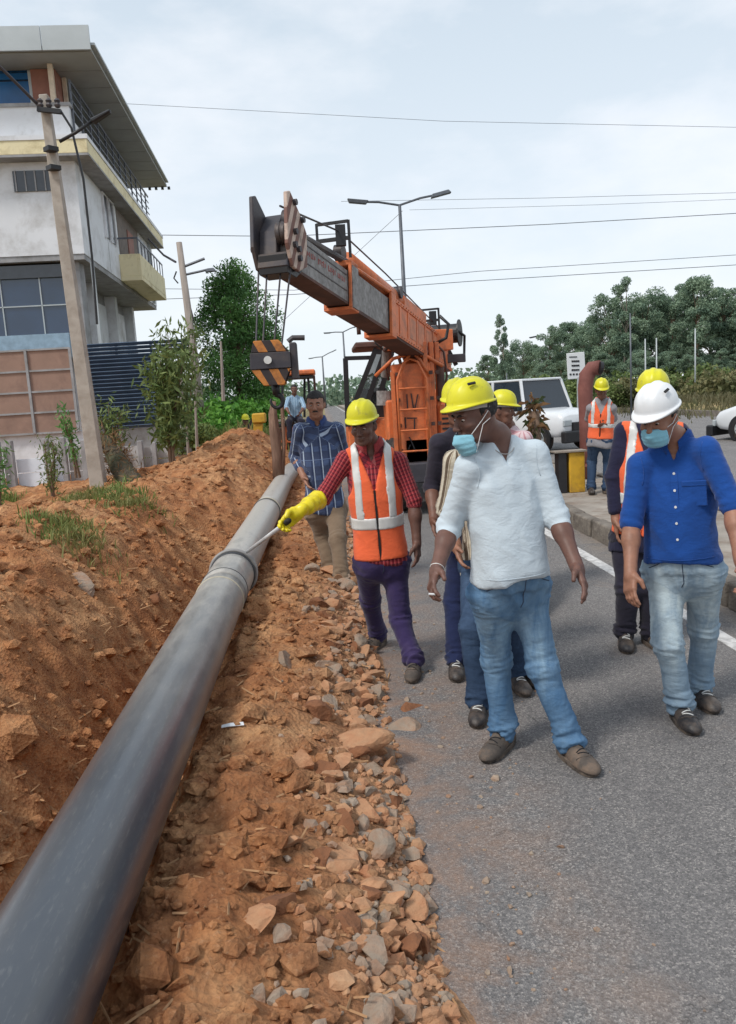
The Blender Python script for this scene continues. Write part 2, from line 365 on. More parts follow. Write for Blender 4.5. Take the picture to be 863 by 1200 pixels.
M_conc = mat('concrete', hexs(150, 142, 132), 0.9, var=0.2, scale=4, bump=0.5, bscale=70, dirt=hexs(112, 92, 76), dirt_amt=0.4)
M_kerb = mat('kerb_concrete', hexs(128, 120, 110), 0.92, var=0.28, scale=9, bump=0.8, bscale=40, bdist=0.02, dirt=hexs(74, 66, 60), dirt_amt=0.6, dscale=7)
M_line = mat('road_paint', hexs(205, 203, 200), 0.8, var=0.1, scale=20, dirt=hexs(122, 120, 120), dirt_amt=0.45, dscale=14, bump=0.3, bscale=150)
b_ = MB()
for y0, y1 in ((-30, 0), (0, 20), (20, 60), (60, 400)): b_.box((1.4, (y0+y1)/2, -0.02), (3.0, y1-y0, 0.04))
tag(b_.build('road', M_asph, org=np.zeros(3)), 'grey chip seal road lane', kind='structure')
b_ = MB(); b_.box((10.0, 185, -0.02), (11.6, 430, 0.04)); tag(b_.build('road', M_asph2, org=np.zeros(3)), 'second carriageway beyond the median', kind='structure')
b_ = MB(); b_.box((2.50, 85, 0.002), (0.11, 230, 0.005)); b_.box((4.75, 85, 0.002), (0.11, 230, 0.005))
tag(b_.build('road_marking', M_line, org=np.zeros(3)), 'white edge line painted along the road', kind='structure')
b_ = MB(); b_.box((3.70, 85, 0.07), (1.36, 230, 0.20))
med = tag(b_.build('pavement', M_conc, org=np.zeros(3)), 'concrete topped median', kind='structure')
proto = None
y = 1.0; k = 0
kb = []
for vv in range(3):
    m_ = MB(); m_.box((0, 0, 0.095), (0.15, 0.575, 0.21)); o = m_.build('kerb_stone', M_kerb, med, bevel=0.018, seg=2); kb.append(o)
    me = o.data; co = np.array([vt.co for vt in me.vertices]); co += RNG.normal(0, 0.006, co.shape)
    me.vertices.foreach_set('co', co.astype(np.float32).ravel())
while y < 24:
    for side in (0, 1):
        o = kb[k] if k < 3 and side == 0 else kb[k % 3].copy()
        if o.name not in COL.objects: COL.objects.link(o)
        o.parent = med; o.location = ((2.935 if side == 0 else 4.465)+random.uniform(-.008, .008), y, random.uniform(-.012, .006)); o.rotation_euler = (random.uniform(-.01, .01), random.uniform(-.03, .03), random.uniform(-.012, .012))
    y += 0.60; k += 1
b_ = MB(); b_.box((2.935, 112, 0.09), (0.15, 176, 0.2)); b_.box((4.465, 112, 0.09), (0.15, 176, 0.2)); b_.build('kerb', M_kerb, med)
b_ = MB(); b_.box((15.9, 185, 0.07), (0.22, 430, 0.30)); tag(b_.build('kerb', M_kerb, org=np.zeros(3)), 'far kerb of the second carriageway', kind='structure')
# ------------------------------------------------------------------ pipe
def pipe_material():
    m, nt, b = newmat('black_polyethylene'); v = coord(nt, 'Object'); s3 = N(nt, 'ShaderNodeSeparateXYZ'); nt.links.new(v, s3.inputs[0])
    n1 = noise(nt, coord(nt, 'Object', (3, 1, 3)), 4, 8, 0.65, 0.5); n2 = noise(nt, coord(nt, 'Object', (8, 1.2, 8)), 14, 6, 0.7)
    r = N(nt, 'ShaderNodeMapRange'); r.inputs[1].default_value = -3.6; r.inputs[2].default_value = 1.4; r.inputs[3].default_value = 0.05; r.inputs[4].default_value = 1.7; nt.links.new(s3.outputs[1], r.inputs[0])
    nm = ramp(nt, n1, [(0.25, (0.35,)*3), (0.7, (1, 1, 1))])
    f = N(nt, 'ShaderNodeMath', operation='MULTIPLY', use_clamp=True); nt.links.new(r.outputs[0], f.inputs[0]); nt.links.new(nm, f.inputs[1])
    up_ = N(nt, 'ShaderNodeMapRange'); up_.inputs[1].default_value = 0.12; up_.inputs[2].default_value = 0.30; up_.inputs[3].default_value = 0.55; up_.inputs[4].default_value = 1.0; nt.links.new(s3.outputs[2], up_.inputs[0])  # upper half lighter: sky sheen painted in along with the dust
    f0 = f; f = N(nt, 'ShaderNodeMath', operation='MULTIPLY', use_clamp=True); nt.links.new(f0.outputs[0], f.inputs[0]); nt.links.new(up_.outputs[0], f.inputs[1])
    dust = mix(nt, n2, hexs(150, 147, 141), hexs(188, 181, 170))
    c = mix(nt, f.outputs[0], hexs(30, 37, 48), dust)
    c = mix(nt, ramp(nt, n2, [(0.55, (0, 0, 0)), (0.75, (0.25,)*3)]), c, hexs(150, 148, 142))
    c = mix(nt, ramp(nt, noise(nt, coord(nt, 'Object', (30, .6, 30)), 3, 5, .7), [(0.60, (0, 0, 0)), (0.70, (0.25,)*3)]), c, hexs(96, 98, 100))
    nt.links.new(c, b.inputs['Base Color'])
    rr = N(nt, 'ShaderNodeMapRange'); rr.inputs[3].default_value = 0.30; rr.inputs[4].default_value = 0.75; b.inputs['Specular IOR Level'].default_value = 1.0; b.inputs['IOR'].default_value = 1.6; b.inputs['Coat Weight'].default_value = 0.35; b.inputs['Coat Roughness'].default_value = 0.22; nt.links.new(f.outputs[0], rr.inputs[0]); nt.links.new(rr.outputs[0], b.inputs['Roughness'])
    bumpn(nt, b, n2, 0.15, 0.004)
    return m
M_pipe = pipe_material(); M_bead = mat('pipe_bead', hexs(178, 170, 150), 0.7, var=0.15)
M_rub = mat('dark_rubber', hexs(48, 50, 54), 0.6)
PR = 0.157
def pc(Y): return np.array([-0.755+0.012*math.sin(Y*0.8)+0.03*max(0, Y-9)**1.3*0.25, Y, 0.42+0.01*math.sin(Y*0.6)-0.012*max(0, Y-9)])
pp = empty('water_pipe', (-0.755, 6, 0.26), 'long black plastic water pipe lying beside the trench', 'pipe')
def ptube(y0, y1, r, st=0.15, n=64):
    ysq = np.arange(y0, y1+1e-6, (y1-y0)/max(1, round((y1-y0)/st))); return MB().tube([pc(t) for t in ysq], r, n, hint=(1, 0, 0))
ptube(-1.0, 5.30, PR).build('pipe_section', M_pipe, pp, smooth=True)
ptube(5.30, 5.98, PR+0.006).build('socket', M_pipe, pp, smooth=True)
ptube(6.0, 9.35, PR).build('pipe_section', M_pipe, pp, smooth=True)
ptube(9.38, 15.5, PR-0.004, 0.3).build('pipe_section', M_pipe, pp, smooth=True)
def bead(Yc, r, t, name, m, hw=None):
    pr = [(r+t*math.cos(a), Yc+(hw or t)*math.sin(a)) for a in np.linspace(0, 2*math.pi, 13)]
    c = pc(Yc); d = unit(pc(Yc+.1)-pc(Yc-.1)); a, b, d = frame(d, (1, 0, 0))
    return MB().lathe([(q[0], q[1]-Yc) for q in pr], c, (a, b, d), 64).build(name, m, pp, smooth=True)
bead(5.16, PR, 0.006, 'weld_bead', M_bead); bead(5.42, PR+0.006, 0.004, 'weld_bead', M_rub)
M_flg = mat('dusty_flange', hexs(140, 138, 136), 0.6, var=0.15)
bead(6.02, PR+0.018, 0.014, 'flange_ring', M_flg, 0.020); bead(5.96, PR+0.006, 0.010, 'rubber_seal', M_rub, 0.02)
bead(9.33, PR, 0.009, 'weld_bead', M_rub); bead(9.42, PR, 0.007, 'weld_bead', M_bead)
# ------------------------------------------------------------------ rocks
def rock_mesh(seed, rough=0.30, cuts=7, sub=2, flat=0.7):
    rg = np.random.default_rng(seed)
    t = (1+5**.5)/2
    V = np.array([(-1,t,0),(1,t,0),(-1,-t,0),(1,-t,0),(0,-1,t),(0,1,t),(0,-1,-t),(0,1,-t),(t,0,-1),(t,0,1),(-t,0,-1),(-t,0,1)], float); V /= np.linalg.norm(V[0])
    F = [(0,11,5),(0,5,1),(0,1,7),(0,7,10),(0,10,11),(1,5,9),(5,11,4),(11,10,2),(10,7,6),(7,1,8),(3,9,4),(3,4,2),(3,2,6),(3,6,8),(3,8,9),(4,9,5),(2,4,11),(6,2,10),(8,6,7),(9,8,1)]
    for _ in range(sub):
        E = {}; V = list(V); G = []
        def md(a, b):
            k = (min(a, b), max(a, b))
            if k not in E: p = V[a]+V[b]; E[k] = len(V); V.append(p/np.linalg.norm(p))
            return E[k]
        for a, b, c in F:
            ab, bc, ca = md(a, b), md(b, c), md(c, a); G += [(a, ab, ca), (b, bc, ab), (c, ca, bc), (ab, bc, ca)]
        F = G; V = np.array(V)
    for _ in range(cuts):
        n = unit(rg.normal(size=3)); d = rg.uniform(0.25, 0.55); s = V@n; V = V-np.maximum(s-d, 0)[:, None]*n
    V = V*(1+0.05*perlin(V[:, 0]*3+seed, V[:, 1]*3, V[:, 2]*3))[:, None]*1.4
    return V*np.array([1, rg.uniform(.7, 1), flat]), np.array(F)
M_rockA = mat('tan_rock', hexs(182, 142, 108), 0.9, var=0.28, scale=9, bump=0.7, bscale=30, bdist=0.02, dirt=hexs(158, 100, 66), dirt_amt=0.7, dscale=8)
M_rockB = mat('grey_rock', hexs(150, 134, 118), 0.9, var=0.25, scale=9, bump=0.7, bscale=30, bdist=0.02, dirt=hexs(150, 104, 74), dirt_amt=0.5, dscale=8)
M_rockC = mat('brown_rock', hexs(128, 84, 56), 0.95, var=0.25, scale=9, bump=0.8, bscale=30, bdist=0.02)
def add_rock(loc, size, seed, m, label, group=None, flat=0.7, rz=None, sq=(1, 1)):
    V, F = rock_mesh(seed, flat=flat, sub=1 if size < .1 else 2); V = V*size/2*np.array([sq[0], sq[1], 1])
    me = fast_mesh('rock', V, F, 3); o = link_mesh('rock', me, m, None, (loc[0], loc[1], loc[2]+size*0.5*flat*0.12))
    o.rotation_euler = (random.uniform(-.25, .25), random.uniform(-.25, .25), random.uniform(0, 6) if rz is None else rz)
    return tag(o, label, 'rock', group)
named = [((420, 880), .27, M_rockA, 'large flat tan rock leaning in the rubble below the pale boulder', .45, 2.6), ((469, 862), .19, M_rockB, 'pale angular boulder at the road edge below the glove wearing man', .75, .3),
 ((492, 838), .17, M_rockC, 'brown boulder just in front of the purple trousers', .7, 1), ((430, 848), .14, M_rockB, 'grey flat rock behind the large tan rock', .5, .5), ((407, 1010), .125, M_rockA, 'rounded tan stone among rubble near the asphalt patch', .9, 1),
 ((440, 992), .13, M_rockB, 'grey tan wedge shaped stone on the edge of the rubble', .6, 2), ((498, 1115), .085, M_rockC, 'lone dark brown round stone sitting on the asphalt', .9, 0), ((455, 1064), .12, M_rockA, 'angular tan stone with sharp top edge near the lone stone', .8, 1),
 ((488, 1050), .085, M_rockB, 'small flat stone on asphalt next to the sharp tan stone', .6, 1), ((517, 1048), .06, M_rockA, 'smallest stone at the tip of the rubble tongue on asphalt', .7, 1), ((325, 1062), .12, M_rockC, 'brown flat rock half sunk in soil at lower middle', .5, 1),
 ((296, 1078), .13, M_rockA, 'tilted slab sunk in soil left of the brown flat rock', .4, 2), ((425, 955), .14, M_rockA, 'wide tan rock heading the pile beside the asphalt', .6, 1), ((452, 958), .10, M_rockB, 'grey stone on the right end of the pile beside the asphalt', .7, 1),
 ((525, 962), .035, M_rockB, 'tiny pale stone lying alone on the dark asphalt', .7, 1), ((325, 1100), .07, M_rockB, 'small grey stone below the sunk brown rock', .6, 1), ((380, 905), .12, M_rockC, 'brown soil covered rock left of the large flat rock', .6, 1),
 ((436, 1190), .09, M_rockB, 'pale stone at the bottom edge of the picture', .6, 1), ((302, 1165), .07, M_rockB, 'whitish stone in the soil near the bottom edge', .7, 1), ((95, 690), .42, M_rockB, 'broad grey slab of rock lying on the soil heap', .25, 2.5),
 ((180, 700), .25, M_rockC, 'brown ledge of rock on the trench slope', .3, 2.5)]
for i, (p, s, m, lb, fl, rz) in enumerate(named): add_rock(drop(*p), s, 20+i, m, lb, None, fl, rz)
for i in range(150):
    Y = 1.55+min(9, random.gammavariate(2.4, 1.15)); X = 0.24-abs(random.gauss(0, 0.17))-0.04
    s = random.uniform(.04, .105)*(1+0.09*Y)
    add_rock((X, Y, H(X, Y)), s, 100+i % 40, random.choice([M_rockA, M_rockA, M_rockB, M_rockC]), 'loose stone in the rubble strip between soil and asphalt', 'loose stones along the road edge', random.uniform(.45, .8))
def stones(name, n, fx, fy, fs, m, label):
    base = [rock_mesh(300+k, sub=0, cuts=3, flat=0.65) for k in range(8)]
    Vs = []; Fs = []; off = 0
    X = fx(n); Y = fy(n); S = fs(n, X, Y); Z = hgt(X, Y); Z = np.maximum(Z, np.where(X > 0.2, 0.0, -9)); A = RNG.uniform(0, 6.28, n)
    for i in range(n):
        v, f = base[i % 8]; c, s_ = math.cos(A[i]), math.sin(A[i]); v = v*S[i]/2*1.1
        Vs.append(np.stack([v[:, 0]*c-v[:, 1]*s_+X[i], v[:, 0]*s_+v[:, 1]*c+Y[i], v[:, 2]+Z[i]+S[i]*0.12], -1)); Fs.append(f+off); off += len(v)
    me = fast_mesh(name, np.concatenate(Vs), np.concatenate(Fs), 3)
    return tag(link_mesh(name, me, m, None, (0, 0, 0)), label, kind='stuff')
lny = lambda a, b: (lambda n: a*np.exp(RNG.random(n)*math.log(b/a)))
stones('gravel', 2300, lambda n: 0.25-np.abs(RNG.normal(0, 0.17, n)), lny(1.1, 15), lambda n, X, Y: np.minimum(0.055, (0.010+RNG.exponential(0.010, n)))*(1+0.05*Y), M_rockA, 'small stones strewn along the road edge')
stones('gravel', 800, lambda n: 0.24-np.abs(RNG.normal(0, 0.2, n)), lny(1.1, 12), lambda n, X, Y: np.minimum(0.06, (0.012+RNG.exponential(0.012, n)))*(1+0.05*Y), M_rockB, 'grey pebbles strewn along the road edge')
stones('soil_clods', 9000, lambda n: RNG.uniform(-4.2, 0.1, n), lny(1.3, 17), lambda n, X, Y: np.minimum(0.07, (0.010+RNG.exponential(0.012, n)))*(1+0.05*Y), M_soil, 'crumbled clods of red soil')
stones('gravel', 260, lambda n: 0.35+RNG.exponential(0.22, n), lny(1.5, 8), lambda n, X, Y: 0.005+RNG.exponential(0.006, n), M_rockB, 'grit scattered on the asphalt')
rgc = np.random.default_rng(77)
def clod_x(n): return np.where(rgc.random(n) < .82, rgc.uniform(-3.6, -1.35, n), rgc.uniform(-.58, -.05, n))
stones('soil_clods', 520, clod_x, lny(1.6, 15), lambda n, X, Y: (.035+rgc.exponential(.022, n))*(1+.05*Y), M_soil, 'larger lumps of red soil on the bank')
# ------------------------------------------------------------------ people: fields, poses
class SDF:
    def __init__(s, lo, hi, h):
        s.lo = np.asarray(lo, np.float32); s.h = h; s.n = np.ceil((np.asarray(hi)-np.asarray(lo))/h).astype(int)+1
        ax = [s.lo[i]+h*np.arange(s.n[i], dtype=np.float32) for i in range(3)]
        s.P = np.stack(np.meshgrid(*ax, indexing='ij'), -1); s.f = np.full(tuple(s.n), 0.5, np.float32)
    def blk(s, lo, hi):
        a = np.clip(np.floor((np.asarray(lo)-s.lo)/s.h).astype(int), 0, s.n); b = np.clip(np.ceil((np.asarray(hi)-s.lo)/s.h).astype(int)+1, 0, s.n)
        return tuple(slice(a[i], b[i]) for i in range(3))
    def op(s, fn, lo, hi, k=0.01, mode='u'):
        pad = k+4*s.h; b = s.blk(np.asarray(lo)-pad, np.asarray(hi)+pad); P = s.P[b]; sh = P.shape[:3]
        if 0 in sh: return s
        v = fn(P.reshape(-1, 3)).reshape(sh); f = s.f[b]
        if mode == 'u': s.f[b] = smin(f, v, k)
        elif mode == 's': s.f[b] = -smin(-f, v, k)     # subtract v
        return s
    def cone(s, a, b, ra, rb, k=0.02, mode='u'):
        a = np.asarray(a, float); b = np.asarray(b, float); r = max(ra, rb)
        return s.op(lambda P: s_cone(P, a, b, ra, rb), np.minimum(a, b)-r, np.maximum(a, b)+r, k, mode)
    def ell(s, c, ax, r, k=0.02, mode='u'):
        m = max(r); return s.op(lambda P: s_ell(P, c, ax, r), np.asarray(c)-m, np.asarray(c)+m, k, mode)
    def clip(s, fn):  # keep where fn<0
        s.f = np.maximum(s.f, fn(s.P.reshape(-1, 3)).reshape(s.f.shape).astype(np.float32)); return s
    def mesh(s):
        g = Grid.__new__(Grid); g.lo = s.lo; g.h = s.h; g.n = s.n; s.f[0] = s.f[-1] = 1; s.f[:, 0] = s.f[:, -1] = 1; s.f[:, :, 0] = s.f[:, :, -1] = 1
        return Grid.mesh(g, s.f)
def normals(V, Q):
    n = np.cross(V[Q[:, 2]]-V[Q[:, 0]], V[Q[:, 3]]-V[Q[:, 1]]); N_ = np.zeros_like(V)
    for k in range(4): np.add.at(N_, Q[:, k], n)
    return N_/(np.linalg.norm(N_, axis=1)[:, None]+1e-9)
def relax(V, Q, it=1, lam=0.5):
    for _ in range(it):
        S = np.zeros_like(V); c = np.zeros(len(V), np.float32)
        for k in range(4):
            np.add.at(S, Q[:, k], V[Q[:, (k+1) % 4]]); np.add.at(c, Q[:, k], 1)
        V = V*(1-lam)+lam*S/np.maximum(c, 1)[:, None]
    return V
def put(name, V, Q, m, parent, uvw=None):
    me = fast_mesh(name, V-ORG[parent.name], Q)
    o = link_mesh(name, me, m, parent, smooth=True)
    if uvw is not None:
        a = me.attributes.new('cloth', 'FLOAT_VECTOR', 'POINT'); a.data.foreach_set('vector', np.ascontiguousarray(uvw, np.float32).ravel())
    return o
from mathutils.bvhtree import BVHTree
def surface_seam(name, V, Q, pts, d, r, m, parent, lift=.001):
    "a thin stitched line laid on a cloth surface: pts are thrown along d onto the mesh"
    T_ = BVHTree.FromPolygons(V.tolist(), Q.tolist()); out = []
    for p in pts:
        h_ = T_.ray_cast(Vector(np.asarray(p, float)-np.asarray(d, float)*.4), Vector(np.asarray(d, float)), .8)
        if h_[0] is not None: out.append(np.array(h_[0])-np.asarray(d)*lift)
    if len(out) > 2: return MB().tube(out, r, 5).build(name, m, parent, smooth=True)
def pray(px, py): d = _RT*(px-431.5)/930-_UP*(py-600)/930+_f; return d/np.linalg.norm(d)
C0 = np.array([0, 0, CZ])
def reach(p, px, py, L, near=True):
    d = pray(px, py); oc = C0-p; b = d@oc; c = oc@oc-L*L; D = b*b-c
    if D < 0: q = C0+d*(-b); return p+unit(q-p)*L
    return C0+d*(-b-math.sqrt(D) if near else -b+math.sqrt(D))
def onz(px, py, z): d = pray(px, py); return C0+d*((z-CZ)/d[2])
def knee(px, py, h, a, Lt, Ls):
    d = pray(px, py); t = np.linspace(1, 30, 6000); K = C0+d*t[:, None]
    e = (np.linalg.norm(K-h, axis=1)-Lt)**2+(np.linalg.norm(K-a, axis=1)-Ls)**2+0.02*np.minimum(0, (h+a)[1]/2+0.03-K[:, 1])**2; return K[e.argmin()]
# ---- cloth materials
def attr(nt): n = N(nt, 'ShaderNodeAttribute', attribute_name='cloth'); s = N(nt, 'ShaderNodeSeparateXYZ'); nt.links.new(n.outputs['Vector'], s.inputs[0]); return n.outputs['Vector'], s.outputs
def stripe(nt, src, period, width, phase=0.0):
    "1 inside a stripe"
    f = mth(nt, 'FRACT', mth(nt, 'ADD', mth(nt, 'DIVIDE', src, period), 50+phase)); return mth(nt, 'LESS_THAN', f, width/period)
def creases(nt, b, v, k=1.0):
    n1 = noise(nt, coord(nt, 'Object', (1, 1, 1.5)), 7, 2, 0.45, 1.0); r = mth(nt, 'ABSOLUTE', mth(nt, 'SUBTRACT', n1, 0.5))
    n2 = noise(nt, coord(nt, 'Object', (1, 1, 2.2)), 17, 2, 0.45, 0.8); r2 = mth(nt, 'ABSOLUTE', mth(nt, 'SUBTRACT', n2, 0.5))
    hsum = mth(nt, 'ADD', mth(nt, 'MULTIPLY', r, 2.2), r2)
    bp = bumpn(nt, b, noise(nt, v, 140, 4, 0.7), 0.3, 0.004)
    q = N(nt, 'ShaderNodeBump'); q.inputs['Strength'].default_value = 0.14*k; q.inputs['Distance'].default_value = 0.03; nt.links.new(hsum, q.inputs['Height']); nt.links.new(q.outputs[0], bp.inputs['Normal'])
def fabric(name, c, stripes=(), rough=0.92, weave=900, var=0.12, grime=None):
    m, nt, b = newmat(name); v = coord(nt, 'Object')
    col = ramp(nt, noise(nt, v, 7, 5), [(0.3, tuple(x*(1-var) for x in c)), (0.7, tuple(min(1, x*(1+var)) for x in c))])
    if stripes:
        _, o = attr(nt)
        for axis, per, wd, ph, sc_, al in stripes: col = mix(nt, mth(nt, 'MULTIPLY', stripe(nt, o[axis], per, wd, ph), al), col, sc_)
    if grime: col = mix(nt, ramp(nt, noise(nt, v, 5, 7, 0.7), [(0.5, (0, 0, 0)), (0.75, (0.5,)*3)]), col, grime)
    nt.links.new(col, b.inputs['Base Color']); b.inputs['Roughness'].default_value = rough; b.inputs['Specular IOR Level'].default_value = 0.15
    b.inputs['Sheen Weight'].default_value = 0.15
    creases(nt, b, v); return m
def jeans(name, dark, light, amount=0.6):
    m, nt, b = newmat(name); v = coord(nt, 'Object'); _, o = attr(nt)
    n1 = noise(nt, coord(nt, 'Object', (9, 9, 2.2)), 1.6, 7, 0.65, 0.3)
    f = mth(nt, 'MULTIPLY', ramp(nt, n1, [(0.30, (0.15,)*3), (0.68, (1, 1, 1))]), mth(nt, 'MULTIPLY', o[2], amount), True)
    col = mix(nt, f, dark, light)
    col = mix(nt, mth(nt, 'MULTIPLY', noise(nt, v, 420, 2, 0.6), 0.35), col, tuple(x*0.6 for x in dark))
    nt.links.new(col, b.inputs['Base Color']); b.inputs['Roughness'].default_value = 0.9; b.inputs['Specular IOR Level'].default_value = 0.15
    creases(nt, b, v, 1.3); return m
def skin_mat(name, c):
    m, nt, b = newmat(name); v = coord(nt, 'Object')
    col = ramp(nt, noise(nt, v, 22, 5), [(0.3, tuple(x*0.8 for x in c)), (0.7, tuple(x*1.18 for x in c))])
    nt.links.new(col, b.inputs['Base Color']); b.inputs['Roughness'].default_value = 0.52; b.inputs['Specular IOR Level'].default_value = 0.4
    b.inputs['Subsurface Weight'].default_value = 0.06; b.inputs['Subsurface Radius'].default_value = (0.01, 0.004, 0.002)
    bumpn(nt, b, noise(nt, v, 180, 4, 0.6), 0.2, 0.002); return m
SK = [skin_mat('dark_skin', hexs(112, 78, 64)), skin_mat('brown_skin', hexs(146, 104, 84)), skin_mat('deep_skin', hexs(104, 74, 64))]
M_hair = mat('black_hair', hexs(26, 22, 22), 0.65, var=0.3, scale=60, bump=0.6, bscale=220, bdist=0.004)
M_hatY = mat('yellow_plastic', hexs(206, 200, 30), 0.4, var=0.12, scale=7, dirt=hexs(168, 160, 60), dirt_amt=0.12, dscale=22, bump=.05, bscale=30)
M_hatW = mat('white_plastic', hexs(222, 224, 226), 0.3, var=0.04, scale=5)
M_band = mat('helmet_lining', hexs(150, 146, 140), 0.8)
M_eyew = mat('eye_white', hexs(190, 180, 172), 0.3, var=0.02); M_eyeb = mat('eye_dark', hexs(24, 16, 12), 0.15, var=0.02)
M_mask = fabric('mask_blue', hexs(132, 186, 204), var=0.06); M_strap = mat('white_elastic', hexs(215, 215, 215), 0.8)
M_shoeB = mat('black_leather', hexs(44, 42, 44), 0.5, var=0.25, dirt=hexs(110, 96, 84), dirt_amt=0.45, dscale=12, bump=0.3, bscale=90)
M_shoeG = mat('grey_brown_suede', hexs(84, 76, 70), 0.85, var=0.25, scale=12, dirt=hexs(130, 108, 90), dirt_amt=0.4, dscale=12, bump=0.4, bscale=90)
M_sole = mat('rubber_sole', hexs(40, 37, 36), 0.85, dirt=hexs(128, 112, 98), dirt_amt=0.6, dscale=14)
M_lace = mat('dark_lace', hexs(30, 28, 30), 0.9)
M_orange = fabric('orange_mesh_fabric', hexs(232, 106, 66), var=0.07); M_tape = mat('reflective_tape', hexs(205, 205, 202), 0.35, var=0.1, scale=14)
M_white_s = fabric('white_knit', hexs(190, 202, 210), var=0.04)
M_blue_s = fabric('royal_blue_cotton', hexs(30, 72, 142), var=0.1)
M_red_s = fabric('red_check_cotton', hexs(150, 46, 54), [(0, .022, .007, 0, hexs(70, 28, 40), .7), (1, .022, .007, 0, hexs(70, 28, 40), .7), (0, .022, .004, .5, hexs(200, 120, 115), .5)])
M_plaid = fabric('navy_plaid_cotton', hexs(62, 72, 98), [(1, .085, .03, 0, hexs(78, 96, 132), .6), (0, .075, .030, .2, hexs(42, 52, 82), .7), (0, .075, .009, 0, hexs(176, 190, 208), .8), (1, .17, .005, .3, hexs(120, 140, 176), .5)])
M_strip = fabric('brown_striped_cotton', hexs(196, 188, 170), [(0, .046, .017, 0, hexs(92, 76, 62), .95), (0, .046, .006, .55, hexs(150, 132, 110), .8)])
M_dark_s = fabric('charcoal_knit', hexs(50, 47, 58)); M_navy_s = fabric('navy_knit', hexs(40, 40, 62)); M_grey_s = fabric('grey_knit', hexs(140, 138, 142))
M_lb_s = fabric('pale_blue_cotton', hexs(150, 176, 196), [(0, .06, .02, 0, hexs(90, 120, 150), .6)]); M_pink_s = fabric('pale_check_cotton', hexs(206, 186, 190), [(0, .05, .015, 0, hexs(170, 90, 100), .6)])
M_seam = mat('seam_thread', hexs(54, 66, 86), .9); J_A = jeans('blue_denim', hexs(66, 104, 142), hexs(150, 178, 198), 1.0); J_B = jeans('washed_denim', hexs(112, 138, 162), hexs(190, 204, 208), 1.3); J_F = jeans('dark_denim', hexs(44, 60, 84), hexs(92, 116, 146), 0.6)
T_purple = fabric('purple_trouser_cloth', hexs(56, 46, 84), var=0.15, grime=hexs(84, 72, 98)); T_khaki = fabric('khaki_trouser_cloth', hexs(122, 104, 86), var=0.15); T_dark = fabric('dark_trouser_cloth', hexs(42, 40, 52), var=0.2); T_navy = fabric('navy_trouser_cloth', hexs(36, 44, 76), var=0.2)
M_glove = mat('yellow_rubber', hexs(226, 206, 28), 0.38, var=0.1, scale=16, dirt=hexs(160, 140, 40), dirt_amt=0.4, dscale=20)
def hand_into(S, w, d, n, s, curl, sc, k=0.008, fat=0.0, grip=False):
    "wrist w, direction d, palm normal n, thumb side s"
    d = unit(d); n = unit(n-d*(n@d)); s = unit(np.cross(d, n))*np.sign(np.cross(d, n)@s+1e-9)
    pc_ = w+d*0.048*sc
    S.op(lambda P: s_box(P, pc_, (s, d, n), (.040*sc+fat, .046*sc, .0145*sc+fat), .0135*sc+fat*.6), pc_-.08, pc_+.08, .012)
    S.cone(w-d*.03, w+d*.02, .026*sc+fat, .027*sc+fat, .015)
    for i, (off, L) in enumerate(((.029, .072), (.010, .082), (-.010, .076), (-.028, .060))):
        p = w+(d*.088+s*off-s*abs(off)*0)*sc; a = curl*(.30+.10*i); dd = unit(d+s*off*1.5); r = (.0092-.0006*i)*sc+fat
        for q, fr in enumerate((.46, .30, .24)):
            a2 = a; v = dd*math.cos(a2)+n*math.sin(a2); e = p+v*L*fr*sc; S.cone(p, e, r, r*.92, k); p = e; r *= .92; a += curl*(.55+.08*i)
    p = w+(d*.022+s*.030)*sc; t1 = unit(s*.75+d*.8+n*(.25+.3*curl)); e = p+t1*.040*sc; S.cone(w+(d*.012+s*.012)*sc, p, .017*sc+fat, .0155*sc+fat, .012); S.cone(p, e, .0145*sc+fat, .0115*sc+fat, .01)
    t2 = unit(d*.95+s*(.35-.5*curl)+n*(.2+.55*curl)); S.cone(e, e+t2*.032*sc, .0112*sc+fat, .0095*sc+fat, .008)
def head_frame(fw, up):
    fw = unit(fw); r = unit(np.cross(fw, up)); return r, fw, np.cross(r, fw)
